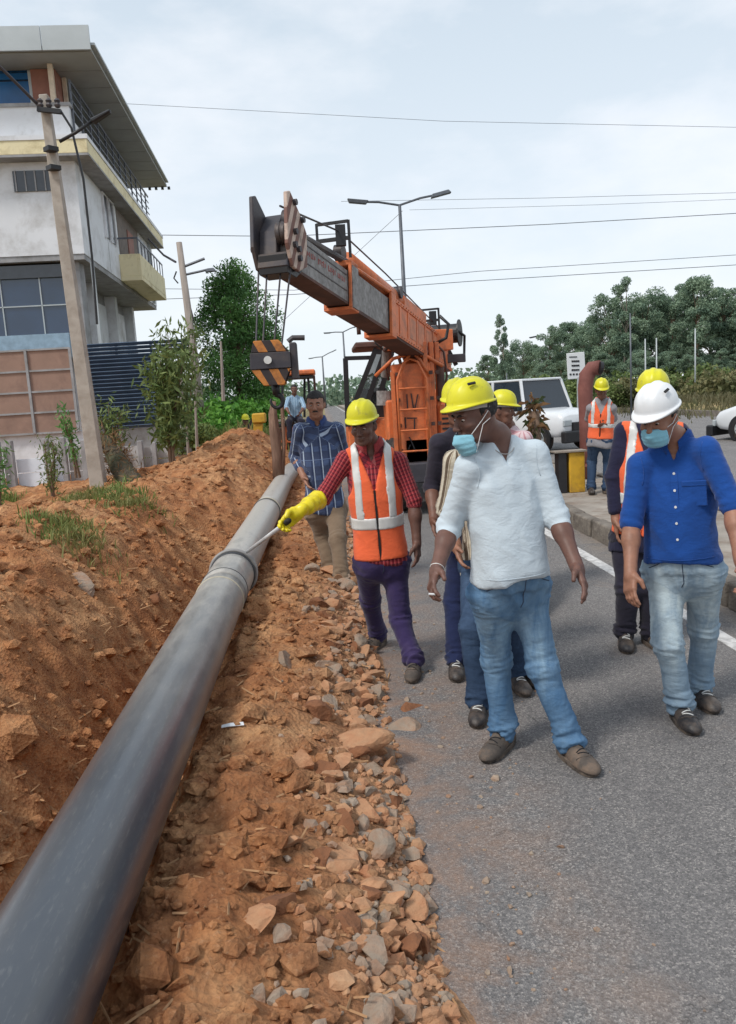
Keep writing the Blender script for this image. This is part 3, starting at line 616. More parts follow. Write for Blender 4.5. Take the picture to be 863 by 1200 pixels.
def helmet(parent, c, ax, m, tiltdeg=0, sc=1.0, mark=False, nt_=32, side='hard_hat'):
    r, f, u = ax; a = R(tiltdeg); f2 = f*math.cos(a)-u*math.sin(a); u2 = u*math.cos(a)+f*math.sin(a); c = c+u*0.035*sc
    nth, nph = 56, 18; V = []
    rows = [(-.004, 1.10, 1), (-.001, 1.13, 1), (.004, 1.12, 1)]
    def rim(th):
        return 0.010+0.030*max(0, math.sin(th))**3*(1 if math.sin(th) > 0 else 0)
    for j in range(nph+4):
        for i in range(nth):
            th = 2*math.pi*i/nth; ct, st = math.cos(th), math.sin(th)
            A, B, Hh = .096*sc, .116*sc, .108*sc
            if j < 4:
                e = rim(th)*sc; t = (1, .97, .5, .06)[j]; z = (-.006-.010*max(0, st)**2, .000-.010*max(0, st)**2, .002-.006*max(0, st)**2, .006)[j]*sc
                x, y = (A+e*t)*ct, (B+e*t)*st
            else:
                ph = (j-4+0.3)/(nph-.7)*math.pi/2; cc = math.cos(ph)**.82; x, y, z = A*cc*ct, B*cc*st, Hh*math.sin(ph)**.95+.006*sc
                rr = .0065*sc*(math.exp(-(x/(.014*sc))**4)+.6*math.exp(-((abs(x)-.045*sc)/(.008*sc))**4))*sstep(.25, .5, math.sin(ph)); z += rr; x *= 1
            V.append(c+r*x+f2*y+u2*z)
    F = [(j*nth+i, j*nth+(i+1) % nth, (j+1)*nth+(i+1) % nth, (j+1)*nth+i) for j in range(nph+3) for i in range(nth)]
    F.append(tuple((nph+3)*nth+i for i in range(nth)))
    b = MB().add(V, F); o = b.build('hard_hat', m, parent, smooth=True); md = o.modifiers.new('solid', 'SOLIDIFY'); md.thickness = 0.003; md.offset = -1
    # harness band inside
    pr = [(1, .002), (1, -.022), (1.03, -.022), (1.03, .002), (1, .002)]; V = []; F = []
    n = 32
    for q, (k_, z) in enumerate(pr):
        for i in range(n):
            th = 2*math.pi*i/n; zz = z-(.018 if z < 0 else 0)*max(0, -math.sin(th)); V.append(c+(r*.088*k_*math.cos(th)+f2*.112*k_*math.sin(th)+u2*zz)*sc)
    F = [(j*n+i, j*n+(i+1) % n, (j+1)*n+(i+1) % n, (j+1)*n+i) for j in range(4) for i in range(n)]
    MB().add(V, F).build('harness_band', M_band, o)
    kb_ = MB(); kp = c-f2*.121*sc-u2*.028*sc; kb_.cyl(kp, kp-f2*.012, .014, n=14); kb_.build('adjuster_knob', M_hair, o)
    if mark:
        mb = MB(); q = c+(r*mark*.070+f2*.03+u2*.083)*sc; nn = unit(r*mark*.7+u2*.75); t_ = unit(f2-nn*(f2@nn)); bb = np.cross(nn, t_)
        mb.obox(q+nn*.012, (t_, bb, nn), (.019, .006, .004)); mb.build('maker_mark', M_hair, o, bevel=.002)
    return o
def head_mesh(c, ax, neck, sc, h, jaw=1.0):
    r, f, u = ax; L = lambda x, y, z: c+(r*x+f*y+u*z)*sc
    lo = np.minimum(c, neck)-.15*sc-.03; hi = np.maximum(c, neck)+.15*sc+.03; S = SDF(lo, hi, h)
    S.ell(L(0, -.012, .028), ax, np.array([.074, .094, .086])*sc, .01)
    S.ell(L(0, .022, -.035), ax, np.array([.060*jaw, .068, .080])*sc, .03)
    S.cone(L(-.034, .045, -.088), L(.034, .045, -.088), .022*sc, .022*sc, .025); S.ell(L(0, .070, -.098), ax, np.array([.024, .020, .018])*sc, .02)
    S.cone(L(-.034, .074, .022), L(.034, .074, .022), .013*sc, .013*sc, .012)
    for x in (-1, 1):
        S.ell(L(x*.030, .092, .004), ax, np.array([.018, .012, .011])*sc, .008, 's'); S.ell(L(x*.044, .060, -.024), ax, np.array([.022, .022, .018])*sc, .02)
        S.ell(L(x*.075, -.010, -.008), (unit(r+f*.35*x), f, u), np.array([.010, .019, .031])*sc, .006); S.ell(L(x*.083, -.002, -.006), ax, np.array([.006, .010, .017])*sc, .004, 's')
        S.ell(L(x*.012, .100, -.033), ax, np.array([.009, .010, .008])*sc, .006)
    S.cone(L(0, .084, .012), L(0, .108, -.028), .008*sc, .0125*sc, .008)
    S.ell(L(0, .086, -.058), ax, np.array([.026, .012, .008])*sc, .006); S.ell(L(0, .084, -.070), ax, np.array([.023, .012, .009])*sc, .006); S.ell(L(0, .099, -.0640), ax, np.array([.024, .006, .0022])*sc, .002, 's')
    S.cone(L(0, -.022, -.045), neck+np.array([0, 0, -.015]), .056*sc, .062*sc, .03)
    S.cone(neck+np.array([0, 0, .0]), neck-np.array([0, 0, .06]), .06*sc, .075*sc, .03)
    return S
TORSO = np.array([[-.16, .165, .110, .0], [-.05, .165, .118, .0], [.06, .152, .112, .008], [.16, .150, .114, .012], [.27, .165, .122, .010], [.35, .172, .116, .004], [.40, .150, .100, -.002], [.45, .105, .080, -.008], [.49, .075, .066, -.01], [.53, .055, .055, -.01]])
def person(name, label, sp):
    "sp: joints as photograph pixels, lengths in metres"
    sc = sp.get('sc', 1.0); h = sp['h']; back = sp.get('back', 1)
    P = at(*sp['pelvis']); N_ = at(*sp['neck'], sp['pelvis'][2]-sp.get('lean', .03))
    up = unit(N_-P); zs = np.linalg.norm(N_-P)/(.5*sc); uz = up/zs; uu = up*zs; J = {}
    dn = .068*sc*930/P[1]
    shp = lambda q: (q[0], q[1]+dn*.75)
    sa = reach(N_-up*.115*sc, *shp(sp['sa']), sp.get('shw', .170)*sc, sp.get('san', True)); sb = reach(N_-up*.115*sc, *shp(sp['sb']), sp.get('shw', .170)*sc, sp.get('sbn', True))
    s = unit(sb-sa); s = unit(s-up*(s@up)); fw = np.cross(s, up)*back; T = (s, fw, up)
    gz_ = sp.get('ground', 0.0)
    root = empty('person', (P[0], P[1], gz_), label, 'person', sp.get('group'))
    skin = SK[sp.get('skin', 0)]
    wid = sp.get('wid', 1.0); belly = sp.get('belly', 0.0)
    prof = TORSO.copy(); prof[:, 0] *= sc; prof[:, 1] *= sc*wid; prof[:, 2] *= sc*(1+(wid-1)*.6); prof[:, 3] *= sc
    bel = belly*np.exp(-((prof[:, 0]/sc-.08)/.12)**2); prof[:, 2] += bel; prof[:, 3] += bel*.7
    def torso(Pt, infl=0.0):
        q = Pt-P.astype(np.float32); x, y, z = q@s.astype(np.float32), q@fw.astype(np.float32), q@uz.astype(np.float32)
        W = np.interp(z, prof[:, 0], prof[:, 1])+infl; D = np.interp(z, prof[:, 0], prof[:, 2])+infl; c = np.interp(z, prof[:, 0], prof[:, 3])
        return (((np.abs(x/W))**2.3+(np.abs((y-c)/D))**2.3)**(1/2.3)-1)*np.minimum(W, D)
    hem = sp.get('hem', -.10)*sc
    TM = np.stack([s, fw, uz]); tcoord = lambda Pt: (Pt-P)@TM.T
    # arms
    arms = {}
    for k_ in 'ab':
        if sp.get('e'+k_) is None: continue
        sh = sa if k_ == 'a' else sb; e = reach(sh, *sp['e'+k_][:2], .285*sc, sp['e'+k_][2]); w_ = reach(e, *sp['w'+k_][:2], .255*sc, sp['w'+k_][2]); arms[k_] = (sh, e, w_)
    # legs
    legs = {}
    for k_, sg in (('a', -1), ('b', 1)):
        if sp.get('f'+k_) is None: continue
        hip = P+s*sg*.088*sc-up*.05*sc; ank = at(*sp['f'+k_]) if len(sp['f'+k_]) == 3 else onz(*sp['f'+k_][:2], gz_+.095*sc+sp.get('lift'+k_, 0)); tot = min(.83*sc, np.linalg.norm(hip-ank)*sp.get('bend', 1.025)); kn = knee(*sp['k'+k_], hip, ank, .51*tot, .49*tot); legs[k_] = (hip, kn, ank)
    sp['_dbg'] = dict(P=P, N=N_, lt={k: (round(float(np.linalg.norm(v[1]-v[0])), 2), round(float(np.linalg.norm(v[2]-v[1])), 2)) for k, v in legs.items()})
    print('PERSON', name, 'pelvis z %.2f Y %.2f neck z %.2f' % (P[2], P[1], N_[2]), sp['_dbg']['lt'], 'arms', {k: [round(float(t), 2) for t in v[2]] for k, v in arms.items()})
    def wr(V, Q, bones, amp, seed):
        "cloth folds along the normals; bones: (a, b, joint weights)"
        n = normals(V, Q); d = np.zeros(len(V), np.float32); best = np.full(len(V), 9.0, np.float32); uvw = np.zeros((len(V), 3), np.float32)
        for i, (a, b, kind, r) in enumerate(bones):
            L = np.linalg.norm(b-a); ax_ = unit(b-a); t = ((V-a)@ax_)/L; q = V-a-np.clip(t, 0, 1)[:, None]*(b-a); dist = np.linalg.norm(q, axis=1)-r
            e1 = unit(s-ax_*(s@ax_)) if kind != 'T' else s; e2 = np.cross(ax_, e1); x = (V-a)@e1; y = (V-a)@e2; z = (V-a)@ax_
            if kind == 'T':
                z = (V-P)@uz; x = (V-P)@s; y = (V-P)@fw
                f1 = perlin(x*4.5+seed, z*9+x*6*np.sign(y), y*4); f2 = perlin(x*9+seed+z*5, z*17-x*9, y*7); f3 = perlin(x*3.0+z*7+seed, z*3.5-x*8.5*np.where(x > 0, 1, -1), y*3)
                ww = .45+.55*np.exp(-((z/sc-.0)/.12)**2); dd = (1-2*np.abs(f1))*.22*ww+(.5-np.abs(f2))*.18*ww+(.5-np.abs(f3))*1.15; uv = np.stack([x, z, .62+0*y], -1)
            else:
                j = np.exp(-((t-.0)/.2)**2)*.05+np.exp(-((t-1.0)/.20)**2)*1.0 if kind == 'A' else (np.exp(-(t/.2)**2)*.9+np.exp(-((t-1)/.16)**2)*.9 if kind == 'L' else np.exp(-(t/.16)**2)*.8+np.exp(-((t-1.0)/.20)**2)*1.7)
                f1 = perlin(x*7+seed, z*26+y*9, y*7+i*5); f2 = perlin(x*12+seed, z*48-x*16, y*12+i*5)
                f3 = perlin(x*8+seed+9, z*5, y*8)
                dd = (.22+j)*((.5-np.abs(f1))*.9+(.4-np.abs(f2))*.4)+.45*f3; uv = np.stack([np.arctan2(x, y)*r+.5*i, z, (np.clip(1.25-abs(t-.55)*1.0, 0, 1) if kind == 'L' else .35+.5*np.exp(-(t/.25)**2))*(.45+.55*np.clip((n@fw)+.35, 0, 1))], -1)
            w_ = 1/(1+np.exp((dist-best)*90)); d = d*(1-w_)+dd*w_; m_ = dist < best; uvw[m_] = uv[m_]; best = np.minimum(best, dist)
        return V+n*(d*amp)[:, None], uvw
    sd = sp.get('seed', 1)*7.3
    # trousers
    if legs:
        pts = [P+up*.12*sc]+[q for l in legs.values() for q in l]; lo = np.min(pts, 0)-.16*sc; hi = np.max(pts, 0)+.16*sc; S = SDF(lo, hi, h)
        S.op(lambda Q: np.maximum(torso(Q, -.014*sc), np.maximum((Q-P)@uz-.09*sc, -.0*sc-(Q-P)@uz)), P-.3*sc*zs, P+.3*sc*zs, .03); S.ell(P-up*.03*sc, T, np.array([.150*(1+(wid-1)*.6), .112, .11])*sc, .05)
        tw = sp.get('legw', 1.0)
        for hip, kn, an in legs.values():
            e = an+unit(an-kn)*.012; S.cone(hip, kn, .090*sc*tw, .066*sc*tw, .07); S.cone(kn, e, .067*sc*tw, .057*sc*tw, .02)
        V, Q = S.mesh()
        V = relax(V, Q, 1); bones = [(P+up*.08*sc, P-up*.02*sc, 'T', .14*sc)]+[x for l in legs.values() for x in ((l[0], l[1], 'L', .08*sc), (l[1], l[2], 'S', .06*sc))]
        V, uvw = wr(V, Q, bones, .021*sc, sd); tr_o = put('trousers', V, Q, sp['trousers'], root, uvw)
        if h < .009:
            sm_ = M_seam; q_ = lambda x, z: P+s*x*sc+up*z*sc
            surface_seam('fly_seam', V, Q, [q_(.012, z) for z in np.linspace(.10, -.06, 9)]+[q_(.0, -.085)], -fw, .0022, sm_, tr_o)
            for sg in (-1, 1):
                surface_seam('pocket_seam', V, Q, [q_(sg*(.070+.075*t), .075-.065*t**.5) for t in np.linspace(0, 1, 9)], -fw, .0024, sm_, tr_o)
        bt = MB(); 
        for k_, (hip, kn, an) in legs.items():
            yaw = R(sp['t'+k_]); td = np.array([math.sin(yaw), -math.cos(yaw), 0]); gz2 = an[2]-.095*sc; sd_ = np.array([math.cos(yaw), math.sin(yaw), 0])
            heel = np.array([an[0], an[1], gz2])-td*.045*sc; toe = heel+td*.235*sc; S = SDF(np.minimum(heel, toe)-.09, np.maximum(heel, toe)+np.array([.09, .09, .20]), max(h*.75, .005))
            A3 = (sd_, td, np.array([0, 0, 1.]))
            S.cone(heel+[0, 0, .040], heel+td*.13*sc+[0, 0, .035], .040*sc, .040*sc, .02); S.ell(toe-td*.055*sc+[0, 0, .026], A3, np.array([.050, .085, .045])*sc, .03)
            S.cone(heel+td*.02*sc+[0, 0, .05], an+[0, 0, .012], .042*sc, .040*sc, .02); S.cone(heel+td*.10*sc+[0, 0, .05], an+[0, 0, .03], .030*sc, .036*sc, .03)
            S.clip(lambda Q_: (gz2+.018)-Q_[:, 2]); V, Q = S.mesh(); sh_o = put('shoe', V, Q, sp['shoes'], root)
            m_ = MB(); n = 20; ring = []
            for q in range(n):
                th = 2*math.pi*q/n; wv = (.046+.008*max(0, math.sin(th)))*sc; yy = math.sin(th)*.145*sc; ring.append((wv*math.copysign(abs(math.cos(th))**.7, math.cos(th)), yy))
            m_.prism([(a*1.06, b*1.02) for a, b in ring], heel+td*.098*sc, A3, .001, .028); m_.build('sole', M_sole, sh_o, bevel=.003)
            if h < .011:
                for q in range(4):
                    b0 = heel+td*(.085+.023*q)*sc+[0, 0, .1]; surface_seam('lace', V, Q, [b0+sd_*w_+td*(.006 if (q % 2) else -.006)*w_/.02 for w_ in np.linspace(-.024, .024, 7)], (0, 0, -1), .0032, sp.get('lacem', M_tape if sp['shoes'] is M_shoeB else M_lace), sh_o)
                surface_seam('toe_cap_seam', V, Q, [heel+td*(.185-.02*abs(w_)/.04)*sc+sd_*w_*1.0+[0, 0, .1] for w_ in np.linspace(-.042, .042, 11)], (0, 0, -1), .0022, M_sole, sh_o)
    # shirt
    pts = [P, N_]+[q for a_ in arms.values() for q in a_]; lo = np.min(pts, 0)-.22*sc; hi = np.max(pts, 0)+.14*sc; lo[2] = P[2]+hem*zs-.05
    def shirt_field(S, infl, sleeves=True):
        S.op(lambda Q: torso(Q, infl+.014*sc*sstep(.12*sc, -.01*sc, (Q-P)@uz)), P-.30*sc*zs+up*hem, N_+.28*sc*zs, .02)
        S.clip(lambda Q: (Q-P)@uz-(.49*sc+infl))
        for k_, sh in (('a', sa), ('b', sb)):
            S.cone(N_-up*.052*sc, sh, .044*sc+infl, .046*sc+infl, .05)
        if sleeves:
            for k_, (sh, e, w_) in arms.items():
                sl = sp.get('sl'+k_, sp.get('sleeve', 1.0)); S.cone(sh, e if sl > 1 or sl == 1.0 else sh+(e-sh)*sl, .057*sc, .049*sc, .03)
                if sl > 1: S.cone(e, e+(w_-e)*(sl-1), .050*sc, .043*sc, .02)
    S = SDF(lo, hi, h); shirt_field(S, .0)
    hem_lo = hem
    S.clip(lambda Q: hem+.012*np.sin(((Q-P)@s)*16+sd)-(Q-P)@uz)
    vd = sp.get('vneck', .05)
    for q in np.linspace(0, 1, 5): S.ell(N_+up*(.03-q*vd)+fw*(.045+.03*q), T, np.array([.058-.046*q, .07, .035])*sc, .01, 's')
    V, Q = S.mesh(); V = relax(V, Q, 1)
    bones = [(P, P+up*.38*sc, 'T', .13*sc)]+[x for a_ in arms.values() for x in ((a_[0], a_[1], 'A', .055*sc), (a_[1], a_[2], 'S', .045*sc))]
    V, uvw = wr(V, Q, bones, sp.get('fold', .015)*sc, sd+3); shirt = put('shirt', V, Q, sp['shirt'], root, uvw)
    if h < .009 and not sp.get('vest'):
        surface_seam('hem_seam', V, Q, [P+s*x+uu*(hem+.022) for x in np.linspace(-.15, .15, 21)*sc], -fw, .0016, sp.get('sseam', sp['shirt']), shirt)
        for k_, (sh_, e2_, w2_) in arms.items():
            sg = -1 if k_ == 'a' else 1; surface_seam('shoulder_seam', V, Q, [sh_+up*(.045-.13*t)*sc-s*sg*(.012+.012*math.sin(t*3))*sc for t in np.linspace(0, 1, 10)], -fw, .0018, sp.get('sseam', sp['shirt']), shirt)
    if sp.get('collar'):
        m_ = MB(); n = 26; V = []; F = []
        for row, (rad, z) in enumerate(((.062, .045), (.078, .040), (.090, .005), (.086, .002), (.072, .034), (.060, .040))):
            for i in range(n):
                th = R(-62)+(2*math.pi-R(56))*i/(n-1); th += math.pi/2+R(0); x, y = math.cos(th+R(30)), math.sin(th+R(30))
                a_ = math.pi/2+R(18)+(2*math.pi-R(36))*i/(n-1); x, y = math.cos(a_), math.sin(a_); pt = abs(i/(n-1)-.5)*2
                zz = z-(.030*pt**5 if row in (2, 3) else .012*pt**4); V.append(N_+(s*x*rad+fw*(y*rad+.002)+up*(zz-.035*max(0, y)**2-.008))*sc)
        F = [(j*n+i, j*n+i+1, (j+1)*n+i+1, (j+1)*n+i) for j in range(5) for i in range(n-1)]
        m_.add(V, F).build('collar', sp.get('cm', sp['shirt']), shirt, smooth=True)
    def front(x, z, infl=.0):
        "point on the front of the torso"
        W = np.interp(z, prof[:, 0], prof[:, 1])+infl; D = np.interp(z, prof[:, 0], prof[:, 2])+infl; c = np.interp(z, prof[:, 0], prof[:, 3]); y = c+D*max(0, 1-abs(x/W)**2.3)**(1/2.3)
        return P+s*x+uu*z+fw*y
    if sp.get('buttons'):
        zz = np.linspace(hem+.01, (.47-vd)*sc, 12); m_ = MB()
        for a_, b2 in zip(zz[:-1], zz[1:]): m_.bar(front(0, a_, .005), front(0, b2, .005), .030, .007, fw)
        m_.build('placket', sp['shirt'], shirt)
        for z in zz[1::2]:
            c_ = front(0, z, .008); MB().cyl(c_, c_+fw*.004, .006, n=10).build('button', M_strap, shirt)
        pz = .30*sc; m_ = MB(); c_ = front(.085*sc, pz, .004); m_.obox(c_, (s, up, fw), (.052, .058, .006)); m_.obox(c_+up*.05+fw*.004, (s, up, fw), (.053, .013, .005)); m_.build('pocket', sp['shirt'], shirt, bevel=.003)
    # vest
    if sp.get('vest'):
        def vest_piece(infl, region, m, nm, par):
            S = SDF(lo, hi, h*.9); shirt_field(S, infl, False)
            q = tcoord(S.P.reshape(-1, 3)).reshape(S.f.shape+(3,)); x, y, z = q[..., 0]/sc, q[..., 1]/sc, q[..., 2]/sc
            k = np.maximum(.005-z, np.maximum(np.abs(x)-(.155*wid+.02), z-.56))
            arm_ = .092-np.sqrt((np.abs(x)-.225*wid)**2+((z-.385)*.72)**2); k = np.maximum(k, arm_)
            vn = np.where(y > .0, .014+(np.clip(z-.33, 0, 1))*.50-np.abs(x), -1); vn = np.where(z > .31, vn, -1)
            k = np.maximum(k, np.maximum(vn, np.where(y > 0, .0035-np.abs(x), -1)))
            k = np.maximum(k, (.072-np.sqrt(x**2+(y+.01)**2))*(z > .42)-(z <= .42)*1)
            if region is not None: k = np.maximum(k, region(x, y, z))
            S.f = np.maximum(S.f, (k*sc).astype(np.float32)); V, Q = S.mesh(); V = relax(V, Q, 1)
            n_ = normals(V, Q); xx, yy, zz2 = ((V-P)@TM.T).T
            V = V+n_*((.5-np.abs(perlin(xx*5+sd, zz2*9+xx*5, yy*4)))*.010*sc)[:, None]
            return put(nm, V, Q, m, par)
        v = vest_piece(.016*sc, None, M_orange, 'vest', root)
        vest_piece(.021*sc, lambda x, y, z: np.abs(z-.165)-.026, M_tape, 'reflective_band', v)
        for sg in (-1, 1): vest_piece(.0205*sc, lambda x, y, z: np.maximum(np.abs(x*sg-.105*wid)-.024, .185-z), M_tape, 'reflective_band', v)
        MB().bar(front(0, .01*sc, .019), front(0, .31*sc, .019), .012, .008, fw).build('zip', M_lace, v)
    # skin: head, neck, chest, forearms and hands in one mesh
    hc = at(*sp['head']) if len(sp['head']) == 3 else reach(N_, *sp['head'], .165*sc, sp.get('headn', True)); tilt = sp.get('htilt', (0, 0))
    yw, pt = R(sp['look'][0]), R(sp['look'][1]); fd = np.array([math.sin(yw)*math.cos(pt), -math.cos(yw)*math.cos(pt), math.sin(pt)]); hr, hf, hu = head_frame(fd, np.array([tilt[0], tilt[1], 1.]))
    hx = (hr, hf, hu); hs = sp.get('hs', .96)*sc; hh = min(h*.62, .0065)
    S = head_mesh(hc, hx, N_-fw*.012*sc, hs, hh); allV, allQ = S.mesh(); allV = relax(allV, allQ, 1, .4); parts = [(allV, allQ)]
    S = SDF(N_-.26*sc, N_+.10*sc, h); S.op(lambda Q: torso(Q, -.012), N_-.3, N_+.2, .02); S.clip(lambda Q: np.maximum((Q-P)@uz-.475*sc, .27*sc-(Q-P)@uz)); parts.append(S.mesh())
    hands = sp.get('hands', {})
    for k_, (sh, e, w_) in arms.items():
        hd = hands.get(k_, {}); d = unit(w_-e); dd = np.array(hd.get('d', d)); dd = unit(unit(dd)); nrm = np.array(hd.get('n', (.9 if k_ == 'a' else -.9, -.3, 0.1))); sd2 = np.array(hd.get('s', (0, -1, -.2))); ctr = w_+dd*.09*sc
        lo2 = np.minimum(e, w_-.05)-.06; hi2 = np.maximum(e, w_+.05)+.06; lo2 = np.minimum(lo2, ctr-.12); hi2 = np.maximum(hi2, ctr+.12)
        glove = hd.get('glove'); S = SDF(lo2, hi2, max(.0042, h*.6)); S.cone(e, e+(w_-e)*.35, .042*sc, .041*sc, .02); S.cone(e+(w_-e)*.3, w_, .041*sc, .026*sc, .02)
        if not glove: hand_into(S, w_, dd, nrm, sd2, hd.get('curl', .55), sc)
        V, Q = S.mesh(); parts.append((relax(V, Q, 1, .35), Q))
        if glove:
            S = SDF(lo2-.02, hi2+.02, .005); hand_into(S, w_, dd, nrm, sd2, hd.get('curl', .9), sc*1.06, fat=.0025); S.cone(w_+dd*.01, w_-d*.10, .032, .045, .02); S.cone(w_-d*.10, e+d*.02, .047, .060, .02)
            S.clip(lambda Q_: (.03-(Q_-e)@d)); V, Q = S.mesh(); n_ = normals(V, Q); z = (V-e)@d; V = V+n_*((.5-np.abs(perlin(V[:, 0]*14, V[:, 1]*14, z*34)))*.008)[:, None]; put('rubber_glove', V, Q, M_glove, root)
        hd['_w'] = (w_, dd)
    off = 0; VV = []; QQ = []
    for V, Q in parts: VV.append(V); QQ.append(Q+off); off += len(V)
    body = put('body', np.concatenate(VV), np.concatenate(QQ), skin, root)
    L = lambda x, y, z: hc+(hr*x+hf*y+hu*z)*hs
    # eyes, brows, hair
    for x in (-1, 1):
        e_ = MB(); e_.lathe([(.0001, .0108), (.005, .0098), (.0088, .0062), (.0105, 0), (.009, -.0058)], L(x*.030, .073, .003), (hr, hu*.62, hf), 14); eo = e_.build('eye', M_eyew, body, smooth=True)
        e_ = MB(); e_.lathe([(.0001, .0124), (.0045, .0118), (.0068, .0092)], L(x*.030, .073, .001), (hr, hu*.68, hf), 12); e_.build('iris', M_eyeb, eo, smooth=True)
    m_ = MB()
    for x in (-1, 1): m_.tube([L(x*.014, .092, .022), L(x*.030, .090, .027), L(x*.045, .078, .021)], [.0035, .0045, .002], 6)
    m_.build('eyebrows', M_hair, root, smooth=True)
    S = SDF(hc-.15, hc+.15, hh*1.2); S.ell(L(0, -.016, .032), hx, np.array([.081, .098, .089])*hs, .01); hz = sp.get('hairz', .0)
    def hreg(Q):
        q = (Q-hc)@np.stack(hx).T/hs; top = q[:, 2] > 0; lim = .045+.5*np.clip(q[:, 2]-.045, 0, 1) if True else 0
        k = np.where(q[:, 2] > .055, q[:, 1]-(.080+.02), q[:, 1]-np.where(q[:, 2] > -.01, .012, -.035)); k = np.maximum(k, -.062-q[:, 2]); return k*hs
    S.clip(hreg); V, Q = S.mesh(); n_ = normals(V, Q); V = V+n_*(perlin(V[:, 0]*90, V[:, 1]*90, V[:, 2]*60)*.004)[:, None]; put('hair', V, Q, M_hair, root)
    if sp.get('moustache'):
        m_ = MB()
        m_.tube([L(-.027, .086, -.056), L(-.012, .101, -.047), L(0, .104, -.046), L(.012, .101, -.047), L(.027, .086, -.056)], [.003, .006, .0055, .006, .003], 8); m_.build('moustache', M_hair, root, smooth=True)
    if sp.get('hat'): helmet(root, hc+hu*.020*sc, hx, sp['hat'], sp.get('hattilt', 0), hs*1.02*sp.get('hatk', 1), sp.get('mark', False))
    if sp.get('mask'):
        mo = np.array(sp['mask']); n1, n2 = 21, 15; V = []
        for j in range(n2):
            v_ = j/(n2-1)
            for i in range(n1):
                u_ = (i/(n1-1)-.5)*2; a_ = u_*1.22; bul = math.sin(math.pi*min(1, max(0, v_)))**.7
                rx = .066+.008*bul; ry = .052+.016*bul+(.022*math.exp(-(u_/.35)**2)*math.exp(-((v_-.28)/.3)**2)); y = .040+ry*math.cos(a_)+.002*math.sin(v_*24)
                z = -.020-.100*v_-.012*u_*u_*(1-2*v_); V.append(L(rx*math.sin(a_)*(1-.10*(v_-.4)**2)+mo[0], y+mo[1], z+mo[2]))
        F = [(j*n1+i, j*n1+i+1, (j+1)*n1+i+1, (j+1)*n1+i) for j in range(n2-1) for i in range(n1-1)]
        mk = MB().add(V, F).build('face_mask', M_mask, root, smooth=True); md = mk.modifiers.new('solid', 'SOLIDIFY'); md.thickness = .002
        for x in (-1, 1):
            for zc in (0, 1): MB().tube([L(x*.062+mo[0], .065+mo[1], (-.028 if zc == 0 else -.105)+mo[2]), L(x*.079, .02, -.018 if zc == 0 else -.035), L(x*.086, -.018, .012 if zc == 0 else -.02)], .0016, 5).build('ear_loop', M_strap, mk)
    return dict(root=root, arms=arms, T=T, P=P, N=N_, body=body, front=front, hands=hands, hc=hc, hx=hx)
# ------------------------------------------------------------------ the eleven people
A = person('A', 'man in white shirt and blue jeans, yellow hard hat, blue mask pulled under his chin', dict(
    pelvis=(596, 682, 3.42), neck=(583, 511), head=(556, 486), look=(-68, -16), sa=(549, 534), sb=(627, 518), san=True, sbn=False, shw=.158, sc=1.0, h=.0075, wid=1.03, belly=.035,
    ea=(527, 618, False), wa=(512, 668, True), eb=(652, 605, False), wb=(676, 664, True), slb=1.22, sla=1.22, fold=.013, hem=.03, vneck=.11,
    fa=(590, 853), ka=(582, 772), ta=-38, fb=(668, 866), kb=(636, 782), tb=14, legw=.96, trousers=J_A, shoes=M_shoeG, shirt=M_white_s, skin=2, hat=M_hatY, hattilt=-8, hatk=.91, mark=-1, mask=(0, .012, -.032), seed=1, hs=.98,
    hands=dict(a=dict(curl=.75, n=(.7, .5, .2), s=(.2, -1, -.3)), b=dict(curl=.5, n=(-.8, .5, 0), s=(-.6, -1, 0)))))
B = person('B', 'man in royal blue shirt and pale washed jeans with white hard hat and mask', dict(
    pelvis=(800, 660, 3.72), neck=(790, 513), head=(772, 490), look=(-50, -18), sa=(750, 532), sb=(828, 514), sc=1.0, h=.0075, wid=1.05, belly=.02,
    ea=(740, 615, False), wa=(739, 672, True), eb=(862, 600, True), wb=(868, 655, True), sleeve=.98, hem=.03, vneck=.09, collar=True, buttons=True,
    fa=(797, 822), ka=(783, 755), ta=-5, fb=(820, 800), kb=(825, 735), tb=-5, lifta=.0, legw=.99, trousers=J_B, shoes=M_shoeB, shirt=M_blue_s, skin=1, hat=M_hatW, hattilt=2, mark=-1, mask=(0, 0, 0), seed=2,
    hands=dict(a=dict(curl=.6, n=(.8, .4, .1)), b=dict(curl=.6, n=(-.8, .4, .1)))))
D = person('D', 'man in orange vest, red check shirt and purple trousers wearing a yellow rubber glove', dict(
    pelvis=(447, 652, 4.85), neck=(434, 519), head=(426, 499), look=(-22, -14), sa=(401, 529), sb=(472, 531), sc=.95, h=.0085, wid=.98,
    ea=(372, 592, True), wa=(350, 600, True), eb=(490, 600, False), wb=(489, 640, False), sla=1.02, slb=1.0, hem=-.015, vneck=.10, collar=True,
    fa=(443, 742), ka=(434, 702), ta=-35, fb=(485, 772), kb=(469, 725), tb=-12, trousers=T_purple, shoes=M_shoeG, shirt=M_red_s, skin=2, vest=True, hat=M_hatY, hattilt=-4, seed=3, cm=fabric('red_collar', hexs(150, 60, 62)),
    hands=dict(a=dict(curl=1.0, glove=True, d=(-.75, -.15, -.55), n=(.3, -.9, -.3), s=(.3, -.5, .8)), b=dict(curl=.6, n=(-.8, .4, 0)))))
